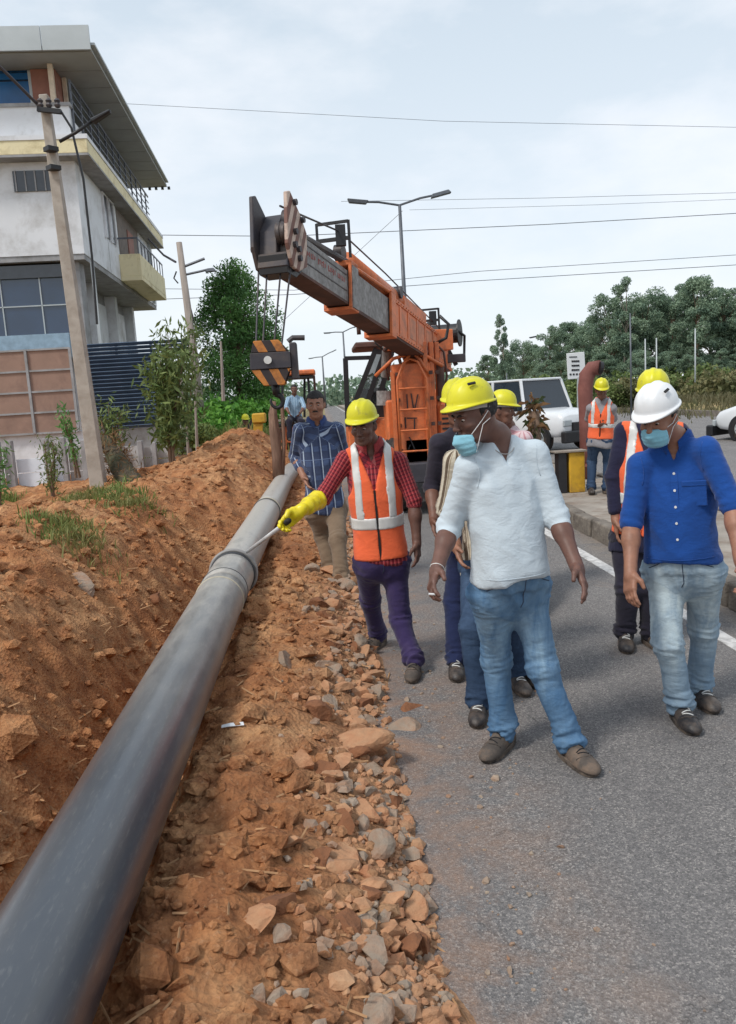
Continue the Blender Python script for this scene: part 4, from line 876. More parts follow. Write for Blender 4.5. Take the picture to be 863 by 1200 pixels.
E_ = person('E', 'bareheaded man in navy plaid shirt and khaki trousers standing behind the pipe', dict(
    pelvis=(381, 592, 7.05), neck=(371, 492), head=(370, 474), look=(-5, -6), sa=(351, 497), sb=(395, 496), sc=1.04, h=.0095, wid=1.0, ground=.07,
    ea=(346, 535, False), wa=(357, 560, True), eb=(404, 533, False), wb=(398, 562, True), sleeve=1.5, hem=-.035, vneck=.05, collar=True,
    fa=(387, 668), ka=(378, 628), ta=-15, fb=(400, 676), kb=(396, 632), tb=-8, trousers=T_khaki, shoes=M_shoeG, shirt=M_plaid, skin=1, moustache=True, seed=4, cm=fabric('navy_collar', hexs(58, 76, 122)),
    hands=dict(a=dict(curl=.5), b=dict(curl=.6))))
F_ = person('F', 'man in brown and white striped shirt mostly hidden behind the man in white', dict(
    pelvis=(577, 655, 4.15), neck=(566, 511), head=(556, 487), look=(-20, -8), sa=(527, 530), sb=(606, 530), sc=.95, h=.0095,
    ea=(523, 595, False), wa=(535, 640, True), eb=(612, 590, False), wb=(610, 640, True), sleeve=1.5, hem=-.10,
    fa=(561, 818), ka=(553, 735), ta=-15, fb=(604, 786), kb=(600, 730), tb=5, trousers=J_F, shoes=M_shoeB, shirt=M_strip, skin=1, seed=5, collar=True, cm=fabric('beige_collar', hexs(170, 158, 140))))
G = person('G', 'man in charcoal jersey and navy trousers, yellow hard hat peeking past the man in white', dict(
    pelvis=(556, 630, 4.75), neck=(540, 499), head=(537, 476), look=(-20, -6), sa=(514, 510), sb=(575, 510), sc=.97, h=.0095,
    ea=(506, 570, False), wa=(509, 610, True), eb=(590, 570, False), wb=(590, 610, True), sleeve=1.15, hem=-.07,
    fa=(534, 770), ka=(533, 705), ta=-8, fb=(617, 778), kb=(590, 705), tb=10, trousers=T_navy, shoes=M_shoeB, shirt=M_dark_s, skin=0, hat=M_hatY, seed=6))
Hh = person('H', 'man in pale check shirt and yellow hard hat farther back behind the white sleeve', dict(
    pelvis=(604, 600, 6.4), neck=(595, 499), head=(589, 481), look=(62, -6), sa=(574, 506), sb=(616, 506), sc=.97, h=.012,
    ea=(575, 550, False), wa=(580, 580, True), eb=(628, 550, False), wb=(625, 580, True), sleeve=1.4,
    fa=(603, 712), ka=(603, 655), ta=0, fb=(622, 716), kb=(622, 655), tb=10, trousers=T_dark, shoes=M_shoeB, shirt=M_pink_s, skin=0, hat=M_hatY, seed=7))
Cc = person('C', 'man in navy jersey and orange vest walking behind the man in royal blue', dict(
    pelvis=(752, 625, 4.85), neck=(765, 497), head=(766, 464), look=(-25, -8), sa=(728, 494), sb=(797, 496), sc=1.02, h=.0095, wid=1.0,
    ea=(717, 570, True), wa=(722, 610, True), eb=(808, 570, False), wb=(800, 620, False), sleeve=1.75, hem=-.08, vneck=.05,
    fa=(733, 738), ka=(736, 690), ta=-18, fb=(763, 738), kb=(762, 690), tb=5, trousers=T_dark, shoes=M_shoeB, shirt=M_navy_s, skin=1, vest=True, hat=M_hatY, seed=8))
Ii = person('I', 'far man in grey top, orange vest and jeans standing on the median', dict(
    pelvis=(704, 514, 10.6), neck=(706, 466), head=(705, 457), look=(-10, -18), sa=(692, 474), sb=(718, 474), sc=.96, h=.013, ground=.18,
    ea=(690, 490, False), wa=(702, 496, True), eb=(719, 490, False), wb=(709, 496, True), sleeve=1.7,
    fa=(693, 570), ka=(694, 540), ta=-15, fb=(711, 570), kb=(713, 540), tb=10, trousers=J_F, shoes=M_shoeB, shirt=M_grey_s, skin=0, vest=True, hat=M_hatY, seed=9))
Kk = person('K', 'distant worker in a vest and pale helmet beside the yellow digger arm', dict(
    pelvis=(288, 523, 19.0), neck=(286, 500), head=(288, 493), look=(20, -5), sa=(280, 502), sb=(294, 502), sc=.95, h=.022, ground=.15,
    ea=(278, 512, False), wa=(281, 520, True), eb=(297, 509, False), wb=(301, 504, True), sleeve=1.7,
    fa=(285, 548, 19), ka=(285, 536), ta=-10, fb=(291, 548, 19), kb=(291, 536), tb=10, trousers=T_dark, shoes=M_shoeB, shirt=M_grey_s, skin=0, vest=True, hat=M_hatY, seed=10))
Jj = person('J', 'driver in pale blue shirt sitting in the open cab of the backhoe', dict(
    pelvis=(346, 489, 19.6), neck=(345, 463), head=(345, 456), look=(0, -5), sa=(338, 465), sb=(353, 465), sc=1.0, h=.022, ground=.6,
    ea=(335, 477, True), wa=(339, 484, True), eb=(357, 477, True), wb=(352, 484, True), sleeve=1.4,
    fa=(340, 512, 19.2), ka=(339, 494), ta=0, fb=(352, 512, 19.2), kb=(353, 494), tb=0, trousers=T_dark, shoes=M_shoeB, shirt=M_lb_s, skin=0, seed=11))
# small worn and held things
T = A['T']; nk = MB(); cN = A['N']
nk.tube([cN+(T[0]*.062*math.cos(t)+T[1]*(.058*math.sin(t)+.03)+T[2]*(-.015-.055*max(0, math.sin(t))**1.5)) for t in np.linspace(-.5, math.pi+.5, 22)], .0022, 6)
nk.build('necklace', mat('steel_chain', hexs(170, 168, 165), 0.35, 0.8), A['root'], smooth=True)
w_, e_ = A['arms']['a'][2], A['arms']['a'][1]; ax = frame(w_-e_)
MB().lathe([(.029, -.004), (.032, 0), (.029, .004), (.027, 0), (.029, -.004)], w_-unit(w_-e_)*.01, ax, 20).build('bracelet', M_tape, A['root'], smooth=True)
w_, dd = A['hands']['a']['_w']; c_ = w_+dd*.115+np.array([.0, -.035, -.0])
tag(MB().cyl(c_-[.012, .0, .004], c_+[.020, 0, -.008], .0045, n=10).build('cigarette', M_strap, org=c_), 'small white stick held between the fingers of the man in white', 'cigarette')
w_, dd = D['hands']['a']['_w']; g0 = w_+dd*.10
tipc = pc(6.02)+np.array([.12, -.03, .16])
wd = empty('probe_wand', tipc, 'white metal wand in the yellow glove touching the pipe ring', 'tool'); du = unit(tipc-g0)
MB().tube([g0+du*.05, tipc], .013, 12).build('rod', mat('white_metal', hexs(205, 205, 205), 0.35, 0.2), wd, smooth=True)
MB().tube([g0-du*.10, g0-du*.0, g0+du*.05, g0+du*.052], [.016, .018, .026, .026], 14).build('grip', M_hair, wd, smooth=True)
# ------------------------------------------------------------------ mobile crane
M_or = mat('orange_paint', hexs(224, 120, 66), 0.5, var=0.14, scale=5, dirt=hexs(140, 84, 58), dirt_amt=0.55, dscale=5, bump=0.2, bscale=30)
M_or2 = mat('faded_orange_paint', hexs(206, 128, 92), 0.65, var=0.15, scale=6, dirt=hexs(150, 110, 92), dirt_amt=0.6, dscale=7)
M_gry = mat('scuffed_grey_steel', hexs(150, 148, 146), 0.6, var=0.25, scale=7, dirt=hexs(88, 80, 78), dirt_amt=0.8, dscale=16, stretch=(1, 1, 1))
M_dst = mat('dark_steel', hexs(62, 60, 66), 0.55, 0.2, var=0.2, scale=8, dirt=hexs(100, 88, 80), dirt_amt=0.4)
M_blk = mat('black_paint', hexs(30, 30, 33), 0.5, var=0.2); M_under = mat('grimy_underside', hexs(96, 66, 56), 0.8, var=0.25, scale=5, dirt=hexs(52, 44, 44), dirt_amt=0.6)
M_glass = None
def glass_mat(name, c, rough=0.05, alpha=1.0, spec=0.8):
    m, nt, b = newmat(name); b.inputs['Base Color'].default_value = tuple(c)+(1,); b.inputs['Roughness'].default_value = rough; b.inputs['Specular IOR Level'].default_value = spec; b.inputs['Alpha'].default_value = alpha
    bumpn(nt, b, noise(nt, coord(nt), 3, 2), 0.08, 0.02); return m
M_glass = glass_mat('tinted_glass', hexs(60, 72, 78), alpha=0.55); M_glassd = glass_mat('dark_glass', hexs(34, 44, 54))
M_tyre = mat('tyre_rubber', hexs(34, 33, 34), 0.9, var=0.2, dirt=hexs(110, 92, 78), dirt_amt=0.4, bump=0.4, bscale=40)
def striped(name, c1, c2, axes, period, rough=0.7, dirt=hexs(96, 80, 74)):
    "diagonal painted hazard stripes, direction given in world axes"
    m, nt, b = newmat(name); v = coord(nt, 'Object'); d = N(nt, 'ShaderNodeVectorMath', operation='DOT_PRODUCT'); nt.links.new(v, d.inputs[0]); d.inputs[1].default_value = tuple(axes)
    n0 = mth(nt, 'ADD', d.outputs['Value'], mth(nt, 'MULTIPLY', noise(nt, v, 30, 3), .006))
    c = mix(nt, stripe(nt, n0, period, period*.5), c1, c2); c = mix(nt, ramp(nt, noise(nt, v, 9, 6, .7), [(.45, (0, 0, 0)), (.7, (.7,)*3)]), c, dirt)
    nt.links.new(c, b.inputs['Base Color']); b.inputs['Roughness'].default_value = rough; return m
YR = 12.6
PB = at(516, 418, YR); PT = at(309, 278, 6.7)
bd = unit(PT-PB); BL = np.linalg.norm(PT-PB)
bs = unit(np.cross(bd, (0, 0, 1))); bs = bs if bs[0] > 0 else -bs; bs = unit(bs)      # side that faces the road
bu = unit(np.cross(bs, bd)); bu = bu if bu[2] > 0 else -bu
AXB = (bd, bs, bu)
KB = .88
def bp_(t, s=0., u=0.): return PB+bd*(t*BL)+bs*s*KB+bu*u*KB
print('BOOM len', BL, bd, bs, bu)
crane = empty('mobile_crane', (PB[0], YR, 0), 'orange mobile crane with its boom raised out over the trench', 'crane')
def bbox(m, t0, t1, hw, hu, s=0, u=0, mi=0): m.obox(bp_((t0+t1)/2, s, u), AXB, ((t1-t0)/2*BL, hw*KB, hu*KB), mi); return m
# boom base, two telescopes
b0 = bbox(MB(), -.02, .50, .17, .25).build('boom_base', M_or, crane, bevel=.01)
b1 = bbox(MB(), .45, .715, .145, .215).build('boom_section', M_gry, crane, bevel=.008)
b2 = bbox(MB(), .70, .955, .125, .185, 0, .0).build('boom_section', M_gry, crane, bevel=.008)
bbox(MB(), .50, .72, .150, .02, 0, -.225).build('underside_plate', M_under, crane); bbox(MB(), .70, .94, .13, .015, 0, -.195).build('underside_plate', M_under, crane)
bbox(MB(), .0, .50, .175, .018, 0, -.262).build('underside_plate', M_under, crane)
for t in (.03, .10, .17, .24, .31, .38, .44): bbox(MB(), t, t+.012, .008, .235, .172).build('rib', M_or, b0)
for u_ in (.225, -.225): bbox(MB(), -.02, .50, .010, .025, .176, u_).build('flange', M_or, b0)
for i, (t0, t1) in enumerate(((.045, .095), (.115, .165), (.185, .235), (.255, .305), (.325, .375))): bbox(MB(), t0, t1, .004, .15, .171, 0).build('side_plate', M_or2, b0)
cb = MB(); 
for sgn in (-1, 1): bbox(cb, .485, .515, .02, .29, sgn*.18, .01)
bbox(cb, .485, .515, .20, .02, 0, .29); bbox(cb, .485, .515, .20, .02, 0, -.28); cb.build('collar_frame', M_or, crane, bevel=.006)
cb = MB()
for sgn in (-1, 1): bbox(cb, .695, .73, .02, .27, sgn*.155, .02)
bbox(cb, .695, .73, .175, .03, 0, .27); bbox(cb, .695, .73, .175, .02, 0, -.245); cb.build('collar_frame', M_or, crane, bevel=.006)
bbox(MB(), .70, .728, .006, .24, .181, .0).build('worn_strip', M_gry, crane)
# cylinder housing and pipes on top
MB().tube([bp_(.36, .02, .36), bp_(.69, .02, .36)], .105, 20).build('cylinder_housing', M_or, crane, smooth=True)
bbox(MB(), .22, .40, .13, .09, .02, .34).build('cylinder_box', M_or, crane, bevel=.01)
MB().tube([bp_(.70, .04, .30), bp_(.70, .04, .34), bp_(.95, .05, .20)], .035, 10).build('top_rail', M_dst, crane)
MB().tube([bp_(.49, .16, .30), bp_(.72, .15, .25)], .022, 8).build('hydraulic_pipe', M_or, crane)
for k, (t, s_, r_) in enumerate(((.43, .12, .075), (.715, .0, .085))):
    MB().cyl(bp_(t, s_-.05, .42), bp_(t, s_+.05, .42), r_, n=18).build('sheave', M_dst, crane, smooth=False)
for t, wd_, up_ in ((.74, .10, .30), (.12, .11, .25)):
    m_ = MB(); z0 = np.array([0, 0, 1.]); q = bp_(t, 0, up_)
    for sgn in (-1, 1): m_.bar(q+bs*sgn*.17, q+bs*sgn*.17+z0*.36, .028, .028)
    m_.bar(q-bs*.17+z0*.35, q+bs*.17+z0*.35, .028, .028); m_.bar(q-bs*.17+z0*.19, q+bs*.17+z0*.19, .035, .035); m_.box(q+bs*.08+z0*.22, (.10, .08, .2)); m_.build('rope_guide', M_blk, crane)
# rope along the boom and winch drum
MB().tube([bp_(.965, .06, .36), bp_(.74, .08, .60), bp_(.5, .09, .56), bp_(.02, .10, .40)], .009, 6).build('hoist_rope', M_dst, crane)
dm = MB(); q = bp_(-.02, 0, .42); dm.cyl(q-bs*.20, q+bs*.28, .15, n=22)
for s_ in (-.21, .28): dm.cyl(q+bs*s_, q+bs*(s_+.02), .21, n=22)
dm.build('winch_drum', M_blk, crane); MB().tube([q+bs*.3+bd*.1, q+bs*.32-bd*.25, q+bs*.3-bd*.3-bu*.3, q+bs*.2-bd*.05-bu*.4], .022, 8).build('hydraulic_hose', M_blk, crane, smooth=True)
# head: striped side plates with pulleys and bolts
M_haz = striped('hazard_paint', hexs(198, 176, 162), hexs(120, 84, 74), unit(bd*.85+bu*.42), .115)
prof = [(-.02, -.20), (-.02, .26), (.16, .46), (.42, .66), (.50, .62), (.50, -.05), (.38, -.32), (.22, -.34)]
hd_ = bp_(.925)
for s_, m_, nm in ((.135, M_haz, 'head_plate'), (-.175, M_dst, 'head_plate')):
    MB().prism([(a*.78-.02, b*.62) for a, b in prof], hd_, (bd, bu, bs), s_, s_+.035).build(nm, m_, crane, bevel=.006)
m_ = MB(); m_.obox(hd_+bd*.18-bu*.14, AXB, (.14, .137, .06)); m_.obox(hd_+bd*.03, AXB, (.03, .137, .15)); m_.build('head_crosspiece', M_dst, crane, bevel=.008)
MB().prism([(-.02, -.16), (.33, -.10), (.30, -.25), (.12, -.25)], hd_, (bd, bu, bs), -.13, .13).build('head_underplate', M_blk, crane, bevel=.004)
m_ = MB(); m_.prism([(.0, -.18), (.0, .2), (.12, .3), (.26, .12), (.28, -.18)], hd_, (bd, bu, bs), -.142, .02); m_.build('head_core', M_dst, crane, bevel=.008)
for a, b in ((.30, .12), (.13, .30)):
    c_ = hd_+bd*a*.8+bu*b*.8
    for s_ in (.05, .095): MB().lathe([(.04, -.02), (.095, -.018), (.080, 0), (.095, .018), (.04, .02)], c_+bs*s_, (bd, bu, bs), 22, cap=True).build('sheave', M_dst, crane, smooth=True)
for a, b in ((.30, .42), (.10, .30), (.30, .12), (.22, -.04), (.20, -.13), (.32, -.02)):
    c_ = hd_+bd*a*.80+bu*b*.80; MB().cyl(c_+bs*.165, c_+bs*.20, .026, n=8).build('bolt', M_dst, crane); MB().cyl(c_-bs*.175, c_-bs*.215, .030, n=8).build('bolt', M_dst, crane)
# worn lettering band on the inner boom side: unreadable scuffed strokes
m_ = MB()
for i in range(26):
    t = .745+i*.0068; hh_ = random.uniform(.018, .034)
    if i % 6 == 5: continue
    bbox(m_, t, t+.0022, .002, hh_, .1268, .045+random.uniform(-.006, .006))
    if i % 2: bbox(m_, t, t+.0052, .002, .004, .1275, .045+random.choice([-.02, 0, .02]))
m_.build('worn_lettering', mat('faded_red_paint', hexs(152, 86, 80), .8), b2)['kind'] = 'stuff'
m_ = MB(); bbox(m_, .735, .945, .004, .006, .127, -.06); bbox(m_, .735, .945, .004, .006, .127, .12); m_.build('edge_strip', M_dst, b2)
# turret front, ladder and guards
FX, FY = at(487, 480, 10.9)[0], 10.9
def F3(px, py, Y=10.9): return at(px, py, Y)
TX0, TX1 = F3(462, 500)[0], F3(520, 500)[0]; ZT, ZB = F3(490, 425)[2], F3(490, 545)[2]
MB().box(((TX0+TX1)/2-.05, FY+.25, (ZT+ZB)/2), (TX1-TX0-.16, .3, ZT-ZB)).build('turret_panel', M_or, crane, bevel=.01)
for x_ in (TX0+.02, TX0+.12): MB().box((x_, FY+.05, (ZT+ZB)/2-.05), (.05, .07, ZT-ZB-.1)).build('upright', M_or, crane)
for k, x_ in enumerate((TX1-.20, TX1-.10, TX1-.01)): MB().box((x_, FY+.10+.08*k, (ZT+ZB)/2+.1), (.06, .10, ZT-ZB+.35)).build('upright', M_or, crane, bevel=.006)
lad = MB(); lx0, lx1 = F3(467, 480)[0], F3(501, 480)[0]; zt = F3(484, 420)[2]
path = [(lx0, FY-.04, ZB+.1), (lx0, FY-.04, zt-.28), ((lx0+lx1)/2-.10, FY-.02, zt-.05), ((lx0+lx1)/2, FY+.06, zt), ((lx0+lx1)/2+.10, FY-.02, zt-.05), (lx1, FY-.04, zt-.28), (lx1, FY-.04, ZB+.1)]
lad.tube(path, .016, 8); lo_ = lad.build('ladder', M_or, crane, smooth=True)
for z_ in np.arange(ZB+.2, zt-.30, .285): MB().tube([(lx0, FY-.04, z_), (lx1, FY-.04, z_)], .013, 8).build('rung', M_or, lo_)
mk = MB()
for (a, b) in (((477, 462), (478, 480)), ((482, 461), (485, 480)), ((490, 462), (486, 481)), ((475, 489), (476, 502)), ((477, 490), (489, 490)), ((486, 491), (486, 505)), ((480, 512), (487, 528)), ((479, 527), (481, 521))):
    P0, P1 = F3(*a, FY+.085), F3(*b, FY+.085); mk.bar(P0, P1, .016, .006, (0, 1, 0))
mk.build('painted_strokes', M_blk, crane)
m_ = MB(); A0 = F3(483, 412, 11.0)
for dx in (-1, 1): m_.tube([A0, A0+[dx*.10, -.05, -.12], A0+[dx*.22, -.05, -.35]], .022, 8)
for dx, dz in ((-.52, -.30), (.42, -.22)): m_.tube([A0+[0, 0, -.02], A0+[dx*.5, 0, -.08], A0+[dx, .05, dz]], .024, 8)
m_.build('hydraulic_pipe', M_or, crane, smooth=True)
# clutter of rams, brackets under the boom
for (px, py, Y, sz) in ((450, 385, 11, (.26, .22, .18)), (462, 400, 11.2, (.2, .3, .25)), (440, 375, 10.6, (.12, .2, .14)), (478, 402, 11.6, (.5, .4, .2)), (505, 400, 12, (.5, .5, .3)), (497, 415, 11.6, (.35, .3, .3))):
    MB().box(at(px, py, Y), sz, rz=.3).build('bracket', M_or, crane, bevel=.01)
for P_ in ([(432, 372), (434, 388), (446, 398), (455, 396)], [(420, 380), (421, 392)], [(455, 385), (458, 402), (450, 412)], [(466, 380), (462, 398), (470, 412)]):
    MB().tube([at(x, y, 10.9) for x, y in P_], .028, 8).build('hydraulic_hose', M_under, crane, smooth=True)
MB().cyl(at(452, 440, 11.6), at(455, 385, 11.2), .07, n=14).build('lift_ram', M_gry, crane)
MB().cyl(at(500, 470, 11.9), at(470, 392, 11.0), .10, n=14).build('lift_ram', M_or, crane)
# cab
cy = 12.2
def cbp(px, py, Y=cy): return at(px, py, Y)
cab = MB()
z0 = cbp(420, 500)[2]; xl, xr = cbp(405, 450)[0], cbp(462, 450)[0]; zt = cbp(425, 407)[2]
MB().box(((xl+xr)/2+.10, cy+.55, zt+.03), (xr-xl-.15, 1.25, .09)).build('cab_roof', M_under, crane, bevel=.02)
posts = [((409, 490), (441, 408)), ((424, 490), (452, 410)), ((437, 495), (460, 410)), ((405, 420), (408, 500))]
for a, b in posts: MB().bar(cbp(*a), cbp(*b), .075, .075).build('cab_post', M_blk, crane)
MB().bar(cbp(404, 420), cbp(436, 419), .06, .06).build('cab_bar', M_blk, crane); MB().bar(cbp(441, 412), cbp(462, 414), .07, .07).build('cab_bar', M_blk, crane)
for pts_ in ([(411, 490), (423, 490), (450, 412), (441, 410)], [(426, 490), (437, 492), (459, 412), (452, 412)]):
    q = [cbp(x, y, cy+.03) for x, y in pts_]; MB().add(q+[p+[0, .012, 0] for p in q], [(0, 1, 2, 3), (7, 6, 5, 4), (0, 4, 5, 1), (1, 5, 6, 2), (2, 6, 7, 3), (3, 7, 4, 0)]).build('cab_window', M_glass, crane)
MB().box(((xl+xr)/2, cy+.65, z0-.15), (xr-xl, 1.3, .5)).build('cab_base', M_or, crane, bevel=.02); MB().box(((xl+xr)/2+.1, cy+.8, z0+.30), (.45, .15, .55)).build('seat', M_blk, crane, bevel=.03)
MB().box((cbp(462, 500)[0], cy-.6, cbp(462, 492)[2]), (.34, .5, .62)).build('tank', M_or, crane, bevel=.03)
MB().cyl(cbp(452, 458, 11.6), cbp(452, 475, 11.6), .13, n=16).build('air_filter', M_gry, crane)
# chassis and wheels
MB().box((PB[0]-.05, 13.2, .85), (1.5, 4.4, .45)).build('chassis', M_or, crane, bevel=.03); MB().box((PB[0]-.05, 13.0, .62), (1.1, 4.0, .2)).build('axle_frame', M_blk, crane)
MB().box((PB[0]-.05, 14.8, 1.35), (1.5, 1.5, .75)).build('engine_cover', M_or, crane, bevel=.05)
MB().box((TX0+.55, FY+.0, ZB-.1), (1.35, .25, .28)).build('front_bumper', M_dst, crane, bevel=.02)
for x_ in (-.85, .75):
    for y_ in (11.5, 14.6):
        c_ = np.array([PB[0]+x_, y_, .55]); wl = MB().lathe([(.30, -.15), (.50, -.15), (.55, -.10), (.55, .10), (.50, .15), (.30, .15)], c_, ((0, 1, 0), (0, 0, 1), (1, 0, 0)), 28).build('tyre', M_tyre, crane, smooth=True)
        MB().lathe([(.05, .13), (.12, .13), (.14, .06), (.30, .12), (.31, -.12), (.05, -.10)], c_, ((0, 1, 0), (0, 0, 1), (1, 0, 0)), 20, cap=True).build('rim', M_or2, wl)
for p_, h_ in ((at(532, 425, 12.5), (.05, .35)),): MB().bar(at(520, 400, 12.5), at(535, 428, 12.5), .06, .06).build('mirror_arm', M_blk, crane); MB().box(at(533, 420, 12.4), (.34, .05, .13)).build('mirror', M_dst, crane, bevel=.01)
# hook block on its ropes
HB = at(317, 425, 6.75)
hk = empty('hook_block', HB-[0, 0, .5], 'yellow and black striped hook block hanging from the crane boom', 'hook block', None)
M_hz2 = striped('hook_block_paint', hexs(192, 122, 56), hexs(44, 38, 40), (.89, 0, .45), .13, dirt=hexs(70, 54, 48))
def hbp(px, py, Y=6.6): return HB+[(px-317)*6.75/930, Y-6.6, -(py-425)*6.75/930]
for y_, mm in ((-.13, M_hz2), (.10, M_hz2)):
    MB().prism([(a*.00726, -b*.00726) for a, b in ((-20, -11), (-16, -24), (12, -24), (23, -11))], HB+[0, y_, 0], ((1, 0, 0), (0, 0, 1), (0, 1, 0)), 0, .03).build('cheek_plate', mm, hk, bevel=.004)
    MB().prism([(a*.00726, -b*.00726) for a, b in ((-21, 8), (23, 8), (15, 26), (-8, 26))], HB+[0, y_, 0], ((1, 0, 0), (0, 0, 1), (0, 1, 0)), 0, .03).build('cheek_plate', mm, hk, bevel=.004)
    MB().prism([(a*.00726, -b*.00726) for a, b in ((-21, -10.5), (24, -10.5), (24, 7.5), (-22, 7.5))], HB+[0, y_, 0], ((1, 0, 0), (0, 0, 1), (0, 1, 0)), -.008, .038).build('cheek_band', M_dst, hk, bevel=.004)
MB().cyl(HB+[-.01, -.16, .015], HB+[-.01, -.13, .015], .032, n=18).build('pin_disc', M_tape, hk)
for y_ in (-.05, .0, .05): MB().cyl(HB+[0, y_-.018, .01], HB+[0, y_+.018, .01], .135, n=24).build('sheave', M_dst, hk)
MB().box(HB+[.20, 0, .0], (.06, .20, .30)).build('side_weight', M_dst, hk, bevel=.01); MB().tube([HB+[.16, -.02, .16], HB+[.2, -.02, .19], HB+[.30, -.02, .185]], .022, 8).build('latch_arm', M_dst, hk)
mm = MB(); c_ = HB+[.03, 0, -.18]; mm.cyl(c_, c_-[0, 0, .09], .04, .028, 12); th = np.linspace(-.5*math.pi, 1.15*math.pi, 14)
mm.tube([c_-[0, 0, .08]]+[c_+[.05*math.cos(t), 0, -.14-.055*math.sin(t)] for t in th], [.024]+list(np.linspace(.026, .010, 14)), 10); mm.build('hook', M_blk, hk, smooth=True)
for i, (px, off) in enumerate(((294, -.16), (302, -.08), (317, .05), (325, .14))):
    a = hd_+bd*.24-bu*.12+bs*off; b = HB+[off*.7, 0, .10]; MB().tube([a, b], .0085, 6).build('hoist_rope', M_dst, hk)
# ------------------------------------------------------------------ backhoe loader behind, with driver
q = lambda px, py, Y=20.0: at(px, py, Y)
bh = empty('backhoe', (q(345, 500)[0], 20, 0), 'orange backhoe with an open cab and canopy behind the plaid shirted man', 'backhoe')
MB().box(q(347, 437)+[0, .5, 0], (.95, 1.5, .12)).build('canopy', M_or, bh, bevel=.03); MB().box(q(347, 441)+[0, .5, -.03], (.85, 1.4, .05)).build('canopy_lining', M_blk, bh)
for px in (331, 356, 361, 368): MB().bar(q(px, 440)+[0, .1 if px != 356 else 1.1, 0], q(px+(4 if px > 360 else 0), 490)+[0, .1 if px != 356 else 1.1, 0], .06, .06).build('canopy_post', M_blk if px != 368 else M_under, bh)
MB().box(q(348, 492), (1.15, .12, .06)).build('cab_sill', M_conc, bh, bevel=.01); MB().box(q(348, 497), (1.1, .3, .09)).build('hood_front', M_blk, bh, bevel=.02)
for px in (334, 344, 354, 362): MB().bar(q(px, 500), q(px, 540), .07, .09).build('grille_bar', M_or, bh)
for py in (505, 517, 530): MB().bar(q(330, py), q(364, py), .06, .06).build('cross_bar', M_or, bh)
MB().box(q(347, 520)+[0, .7, 0], (.8, 1.0, .9)).build('body', M_under, bh, bevel=.05); MB().box(q(346, 492)+[0, .05, -.05], (.5, .5, .12)).build('seat', M_blk, bh, bevel=.03)
for px in (326, 370):
    c_ = q(px, 500)+[0, .9, 0]; c_[2] = .5; MB().lathe([(.28, -.16), (.46, -.16), (.5, -.1), (.5, .1), (.46, .16), (.28, .16)], c_, ((0, 1, 0), (0, 0, 1), (1, 0, 0)), 24, cap=True).build('wheel', M_tyre, bh, smooth=True)
M_yel = mat('digger_yellow_paint', hexs(206, 160, 40), 0.6, var=0.15, dirt=hexs(120, 88, 50), dirt_amt=0.5)
am = empty('digger_arm', q(302, 540, 17.6), 'yellow steel digger arm standing in the soil beside the backhoe', 'digger arm')
MB().bar(q(302, 545, 17.6), q(303, 496, 17.6), .16, .2).build('stick', M_yel, am, bevel=.015); MB().box(q(304, 490, 17.6), (.3, .25, .22)).build('knuckle', M_yel, am, bevel=.03); MB().bar(q(297, 490, 17.6), q(290, 503, 17.6), .06, .06).build('link', M_blk, am)
# timber post in front of it
pst = empty('timber_post', at(330, 548, 12.6)-[0, 0, .2], 'rough grey timber trunk standing upright below the hook block', 'post')
m_ = MB(); q2 = lambda px, py: at(px, py, 12.6)
m_.tube([q2(326, 560), q2(325, 535), q2(322, 505), q2(320, 485), q2(321, 470)], [.085, .08, .085, .07, .035], 9); o = m_.build('trunk', mat('weathered_wood', hexs(146, 118, 100), .9, var=.3, scale=5, stretch=(6, 6, .7), dirt=hexs(92, 66, 54), dirt_amt=.7, bump=.6, bscale=14, bdist=.02), pst, smooth=True)
m_ = MB(); m_.tube([q2(331, 560), q2(333, 520), q2(331, 478), q2(332, 462)], [.035, .03, .03, .02], 7); m_.build('branch', o.data.materials[0], pst, smooth=True)

rgh = random.Random(4)
for i, P_ in enumerate(([(508, 400), (520, 412), (524, 440), (519, 470)], [(503, 402), (514, 420), (512, 450)], [(472, 404), (468, 420), (474, 440), (470, 462)], [(446, 392), (440, 402), (452, 412), (462, 410)], [(458, 420), (452, 432), (456, 446)], [(515, 370), (526, 380), (523, 396), (512, 402)])):
    MB().tube([at(x, y, 11.3+.1*(i % 3)-(.3 if i == 2 else 0)) for x, y in P_], .016+.004*(i % 3), 7).build('hydraulic_hose', M_blk if i % 2 else M_under, crane, smooth=True)
for i in range(26):
    t = .03+i*.018
    for u_ in (.225, -.225): c_ = bp_(t, .186, u_); MB().cyl(c_, c_+bs*.012, .012, n=6).build('bolt', M_or2, b0)
for z_ in (.15, .4, .65, .9): 
    for x_ in (TX0+.08, TX1-.14, TX1-.05): MB().box((x_, FY+.0, ZB+z_*(ZT-ZB)), (.05, .03, .05)).build('bolt', M_under, crane)
MB().box((TX1+.12, FY+.4, ZB+.55), (.30, .45, .5)).build('tool_box', M_or, crane, bevel=.02)
for k in range(5): MB().box((TX1+.12, FY+.165, ZB+.40+.07*k), (.22, .012, .03)).build('louvre', M_blk, crane)
MB().cyl((TX1+.02, FY+.2, ZB+.85), (TX1+.02, FY+.2, ZB+1.35), .055, n=14).build('exhaust', M_under, crane)
